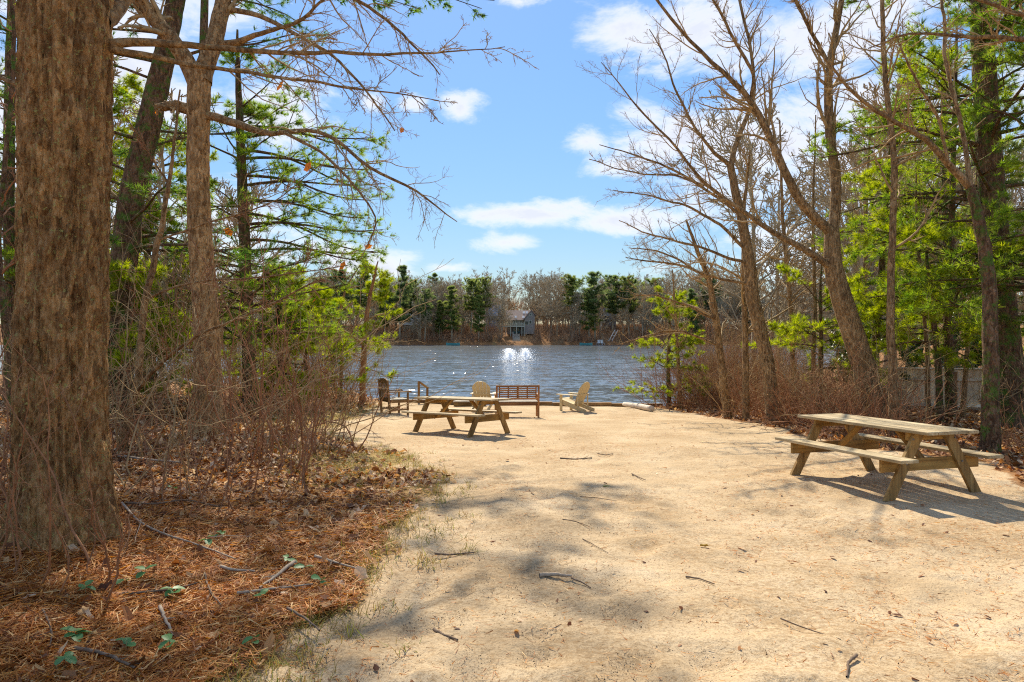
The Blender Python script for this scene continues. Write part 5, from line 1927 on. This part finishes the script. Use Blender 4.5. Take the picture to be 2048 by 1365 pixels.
# orange pine needles under the big oak
p = scatter(42000, 3.1, 9.5, 1.15, lambda x, y: (sandmask(x, y) < rng.uniform(.0, .5, len(x))) & (x < 0) & (rng.uniform(0, 1, len(x)) < np.clip(1.2 - (y - 3.5) * .27, .05, 1)), rng)
p2 = scatter(9000, 3.2, 14, 1.2, lambda x, y: (sandmask(x, y) > .5) & (rng.uniform(0, 1, len(x)) < .25 + .75 * (fbm(x * .8 + 5, y * .8 + 5, 71, 3) > .1)), rng)
c = on_ground(np.concatenate([p, p2]))
n = len(c)
c[:, 2] += np.concatenate([rng.uniform(.02, .07, len(p)), rng.uniform(.006, .012, len(p2))])
th = rng.uniform(0, 2 * np.pi, n)
hl = np.concatenate([rng.uniform(.045, .095, len(p)), rng.uniform(.015, .045, len(p2))])
dz = rng.normal(0, .2, n) * np.concatenate([np.ones(len(p)), np.full(len(p2), .1)])
d = np.stack([np.cos(th), np.sin(th), dz], 1) * hl[:, None]
sdv = np.stack([-np.sin(th), np.cos(th), rng.normal(0, .5, n)], 1) * np.where(np.arange(n) < len(p), .0036, .0022)[:, None]
v = np.stack([c - d - sdv, c - d + sdv, c + d + [0, 0, 0]], 1).reshape(-1, 3)
o = link('pine_needles', mesh('pine_needles', v, np.arange(3 * n).reshape(-1, 3), M['duff'], False))
tag(o, 'orange brown pine needles strewn under the massive oak', 'needles', kind='stuff')

# grit and cone crumbs on the sand
M['grit'] = leafy('dark_grit', [(0, (0.05, 0.035, 0.025)), (0.5, (0.14, 0.085, 0.05)), (0.8, (0.24, 0.16, 0.10)), (1, (0.34, 0.29, 0.24))], 0.0, .9)


def dirt_shade_w(x, y):
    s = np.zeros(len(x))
    for a, b, c in DIRT_SHADE:
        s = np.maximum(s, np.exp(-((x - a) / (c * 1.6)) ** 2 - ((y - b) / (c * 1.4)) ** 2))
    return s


p = scatter(10000, 3.2, 9.5, 1.25, lambda x, y: (sandmask(x, y) > .45) & (rng.uniform(0, 1, len(x)) < .05 + dirt_shade_w(x, y) * .9 + .18 * (x < .4) * (fbm(x * 1.1 + 3, y * 1.1, 81, 3) > 0)), rng)
c = on_ground(p, .001)
n = len(c)
r = .0024 * np.exp(rng.normal(0, .33, n))
off = np.array([[1, 0, 0], [-.5, .87, 0], [-.5, -.87, 0], [0, 0, 1.1], [0, 0, -.6]])
a = rng.uniform(0, 6.28, n)
rot = np.stack([np.stack([np.cos(a), -np.sin(a), 0 * a], 1), np.stack([np.sin(a), np.cos(a), 0 * a], 1), np.stack([0 * a, 0 * a, 1 + 0 * a], 1)], 1)
v = (np.einsum('nij,kj->nki', rot, off) * (r[:, None, None] * rng.uniform(.7, 1.5, (n, 5, 1))) + c[:, None]).reshape(-1, 3)
t = np.array([[0, 1, 3], [1, 2, 3], [2, 0, 3], [1, 0, 4], [2, 1, 4], [0, 2, 4]])
f = (t[None] + (np.arange(n) * 5)[:, None, None]).reshape(-1, 3)
o = link('grit', mesh('grit', v, f, M['grit'], False))
tag(o, 'dark grit and cone crumbs sprinkled over the sand', 'grit', kind='stuff')

# dry grass along the edge of the path
def edge_d(x, y):
    return x - np.interp(y, LB[:, 1], LB[:, 0])


p = scatter(1150, 3.3, 24, 1.1, lambda x, y: (np.abs(edge_d(x, y) + .18) < np.abs(rng.normal(0, .34, len(x)))) | ((np.abs(y - G(760, 930)[1]) < 1.6) & (edge_d(x, y) < .1) & (edge_d(x, y) > -2.0)) | ((y > 13) & (y < 22) & (edge_d(x, y) < .1) & (edge_d(x, y) > -1.6)), rng)
c = on_ground(p, -.005)
k = 26
O = np.repeat(c, k, 0) + np.concatenate([rng.normal(0, .05, (len(c) * k, 2)), np.zeros((len(c) * k, 1))], 1)
D = np.concatenate([rng.normal(0, .75, (len(O), 2)), np.ones((len(O), 1))], 1)
Lg = rng.uniform(.04, .15, len(O))
gb = grow(O, D, Lg, np.full(len(O), .0022), np.full(len(O), .0008), 3, .25, -.35, rng)
sv = np.stack([-D[:, 1], D[:, 0], 0 * D[:, 0]], 1)
sv = nrm(sv) * .0028
v = np.stack([gb[0][:, 0] - sv, gb[0][:, 0] + sv, gb[0][:, 1] + sv * .8, gb[0][:, 1] - sv * .8, gb[0][:, 2]], 1).reshape(-1, 3)
b = np.arange(len(O))[:, None] * 5
o = link('dry_grass', mesh('dry_grass', v, [b + np.array([[0, 1, 2, 3]]), b + np.array([[3, 2, 4]])], M['straw'], False))
tag(o, 'dry straw coloured grass along the edge of the sand', 'grass', kind='stuff')


def stick(pts, r, mt, label, group, name='fallen_stick', fork=0, lift=0.006, seed=0):
    rg = np.random.default_rng(seed + 900)
    P = []
    for px, py in pts:
        x, y = G(px, py)
        P.append((x, y, float(gz(x, y)) + r * .7 + lift))
    P, rr = resample(P, np.linspace(r, r * .5, len(P)), 16, 0, rg, 2)
    w = np.cumsum(rg.normal(0, r * .28, (16, 3)), 0)
    w[:, 2] = 0
    P = P + w
    root = P[0].copy()
    g = Geo().add(*tubes((P - root)[None], rr[None], 6))
    if fork:
        q = spawn((P - root)[None], rr[None], fork, (.2, .9), .7, .35, .6, 5, .15, 0, rg, flat=.95, rmin=.002)
        q[0][..., 2] = np.maximum(q[0][..., 2], -.004)
        g.add(*tubes(*q, 4))
    o = link(name, g.mesh(name, mt))
    o.location = root
    tag(o, label, 'stick', group)


SGp = 'fallen sticks on the sand'
for i, (pts, r, mt, lab, fk) in enumerate([
        ([(870, 1111), (900, 1112), (945, 1107)], .010, 'stick', 'straight dark stick lying on the gritty sand nearest the leaf edge', 0),
        ([(1080, 1155), (1110, 1153), (1145, 1157)], .017, 'palestick', 'thick scaly stick lying across the middle of the sand', 0),
        ([(1143, 1160), (1160, 1166), (1182, 1177)], .007, 'stick', 'thin twig trailing from the end of the thick scaly stick', 0),
        ([(868, 1262), (882, 1277), (912, 1294)], .011, 'stick', 'short forked dark stick in the lower foreground sand', 2),
        ([(1372, 1155), (1400, 1160), (1426, 1171)], .007, 'stick', 'curved dark twig alone on clean sand in the foreground', 1),
        ([(1562, 1240), (1610, 1258), (1682, 1284)], .005, 'stick', 'long hair thin twig on the open sand before the nearest picnic table', 0),
        ([(1712, 1318), (1698, 1335), (1692, 1362)], .010, 'stick', 'stubby dark stick at the very bottom of the open sand', 0),
        ([(1125, 1041), (1150, 1043), (1180, 1053)], .005, 'stick', 'thin bowed twig on the shaded gritty sand', 0),
        ([(1160, 996), (1195, 998), (1232, 1004)], .005, 'stick', 'thin straight twig just below the green pine tuft', 0),
        ([(1264, 950), (1278, 957), (1290, 963)], .008, 'stick', 'tiny dark stick midway up the sand', 0),
        ([(1120, 919), (1150, 921), (1180, 917)], .012, 'stick', 'dark branched stick in the middle of the beach', 4),
        ([(1165, 1078), (1190, 1092), (1216, 1108)], .004, 'stick', 'faint slanting twig above the thick scaly stick', 0),
        ([(1195, 910), (1212, 912), (1226, 909)], .008, 'stick', 'small dark twig beside the branched stick', 2)]):
    stick(pts, r, M[mt], lab, SGp, fork=fk, seed=i)
LGp = 'fallen branches on the leaf litter'
for i, (pts, r, mt, lab, fk) in enumerate([
        ([(245, 1022), (275, 1060), (310, 1080), (380, 1104), (470, 1136)], .010, 'palestick', 'long bent pale branch running out from the massive oak', 2),
        ([(250, 1022), (310, 1024), (370, 1012), (440, 1026)], .009, 'stick', 'dark crooked branch beside the foot of the massive oak', 1),
        ([(246, 1210), (300, 1205), (350, 1198), (392, 1186)], .008, 'stick', 'straight dark twig below the massive oak among orange needles', 0),
        ([(590, 1142), (565, 1160), (545, 1178), (520, 1200)], .014, 'palestick', 'pale thick broken branch near the sand edge', 2),
        ([(440, 1152), (470, 1160), (515, 1160)], .011, 'palestick', 'pale stubby branch in the middle of the leaf litter', 0),
        ([(630, 1132), (670, 1145), (720, 1157)], .010, 'palestick', 'grey stick poking from the leaf litter onto the sand', 1),
        ([(475, 1206), (520, 1202), (590, 1195), (625, 1188)], .009, 'palestick', 'long pale twig lying parallel to the sand edge', 0),
        ([(150, 1325), (200, 1330), (240, 1350), (270, 1368)], .010, 'stick', 'dark branch at the lower corner of the leaf litter', 1),
        ([(320, 1235), (335, 1260), (350, 1290)], .011, 'palestick', 'pale curved twig among the lower orange needles', 0),
        ([(85, 1240), (105, 1290), (100, 1320)], .006, 'stick', 'slim dark twig in the lower corner under the oak', 0),
        ([(410, 1165), (425, 1210), (440, 1235)], .007, 'stick', 'slim grey twig below the pale stubby branch', 0),
        ([(575, 1240), (610, 1262), (640, 1285)], .008, 'stick', 'dark twig at the sand edge in the lower foreground', 1),
        ([(235, 925), (290, 932), (360, 940)], .016, 'palestick', 'pale fallen branch in the thicket behind the massive oak', 0)]):
    stick(pts, r * 1.15, M[mt], lab, LGp, name='fallen_branch', fork=fk + 1, lift=.065, seed=40 + i)

# glossy green sprigs
rg = np.random.default_rng(61)
lm = []
for s in range(3):
    k = 8
    a = np.linspace(0, 2 * np.pi, k, endpoint=False)
    lx, ly = np.cos(a) * .5 + .5, np.sin(a) * .36
    v = np.stack([lx, ly, .25 * ly ** 2 * 3 - .25 * lx * lx], -1)
    v = np.concatenate([[[.5, 0, -.08]], v]) * .068
    i = np.arange(k)
    lm.append(mesh('leaf', v, np.stack([np.zeros(k, int), 1 + i, 1 + (i + 1) % k], -1), M['sprig'], True))
st, sf = tubes(np.array([[[0, 0, -.01], [.005, 0, .03], [.0, .004, .06]]]), np.array([[.002, .002, .0015]]), 4)
stem = mesh('stem', st, sf, M['twig'])
for px, py, n in [(345, 1208, 5), (150, 1298, 5), (338, 1318, 4), (172, 1205, 4), (290, 1172, 3), (440, 1088, 4), (506, 1310, 3), (522, 1216, 3), (254, 1322, 3), (640, 1183, 3), (415, 1100, 3), (575, 1142, 3), (345, 992, 2), (245, 1186, 2), (130, 1355, 4), (610, 1160, 2)]:
    x, y = G(px, py)
    s = empty('green_sprig', (x, y, float(gz(x, y)) + .05), (0, 0, rg.uniform(0, 6)))
    tag(s, 'small glossy green leafed sprig poking out of the leaf litter', 'plant', 'glossy green sprigs in the leaf litter')
    link('stem', stem, s)
    for q in range(n):
        o = link('leaf', lm[q % 3], s)
        o.location = (0, 0, rg.uniform(.03, .06))
        o.rotation_euler = (rg.normal(0, .2), rg.uniform(-.5, .25), q * 6.28 / n + rg.uniform(-.4, .4))
        z = rg.uniform(.8, 1.25)
        o.scale = (z, z, z)


def tuft_thing(px, py, label, mt, ln=.12, k=26, dirv=(1, .2, .1)):
    x, y = G(px, py)
    rg2 = np.random.default_rng(int(px))
    v, f = tufts(np.array([[0, 0, .01]]), np.array([dirv], float), k, ln, .004, .35, rg2)
    v[:, 2] = np.abs(v[:, 2]) * .4 + .004
    o = link('pine_tuft', mesh('pine_tuft', v, f, mt, False))
    o.location = (x, y, float(gz(x, y)))
    tag(o, label, 'pine tuft')


tuft_thing(1205, 975, 'green pine tuft fallen on the middle of the sand', M['needle'], .13)
tuft_thing(90, 1318, 'green pine tuft fallen among needles at the lower corner', M['needle'], .17, 40, (-.3, -1, .1))
tuft_thing(655, 1195, 'green pine tuft fallen at the edge of the sand', M['needle'], .14, 30, (1, -.5, .1))
lv, lf = leaf_shapes(np.array([[0, 0, .012]]), .11, np.random.default_rng(4), .05, True)
o = link('yellow_leaf', mesh('yellow_leaf', lv, lf, plain('yellow_leaf', (0.52, 0.33, 0.06), .7, .1), False))
x, y = G(1410, 1097)
o.location = (x, y, float(gz(x, y)))
tag(o, 'single yellow leaf lying on the clean sand', 'leaf')
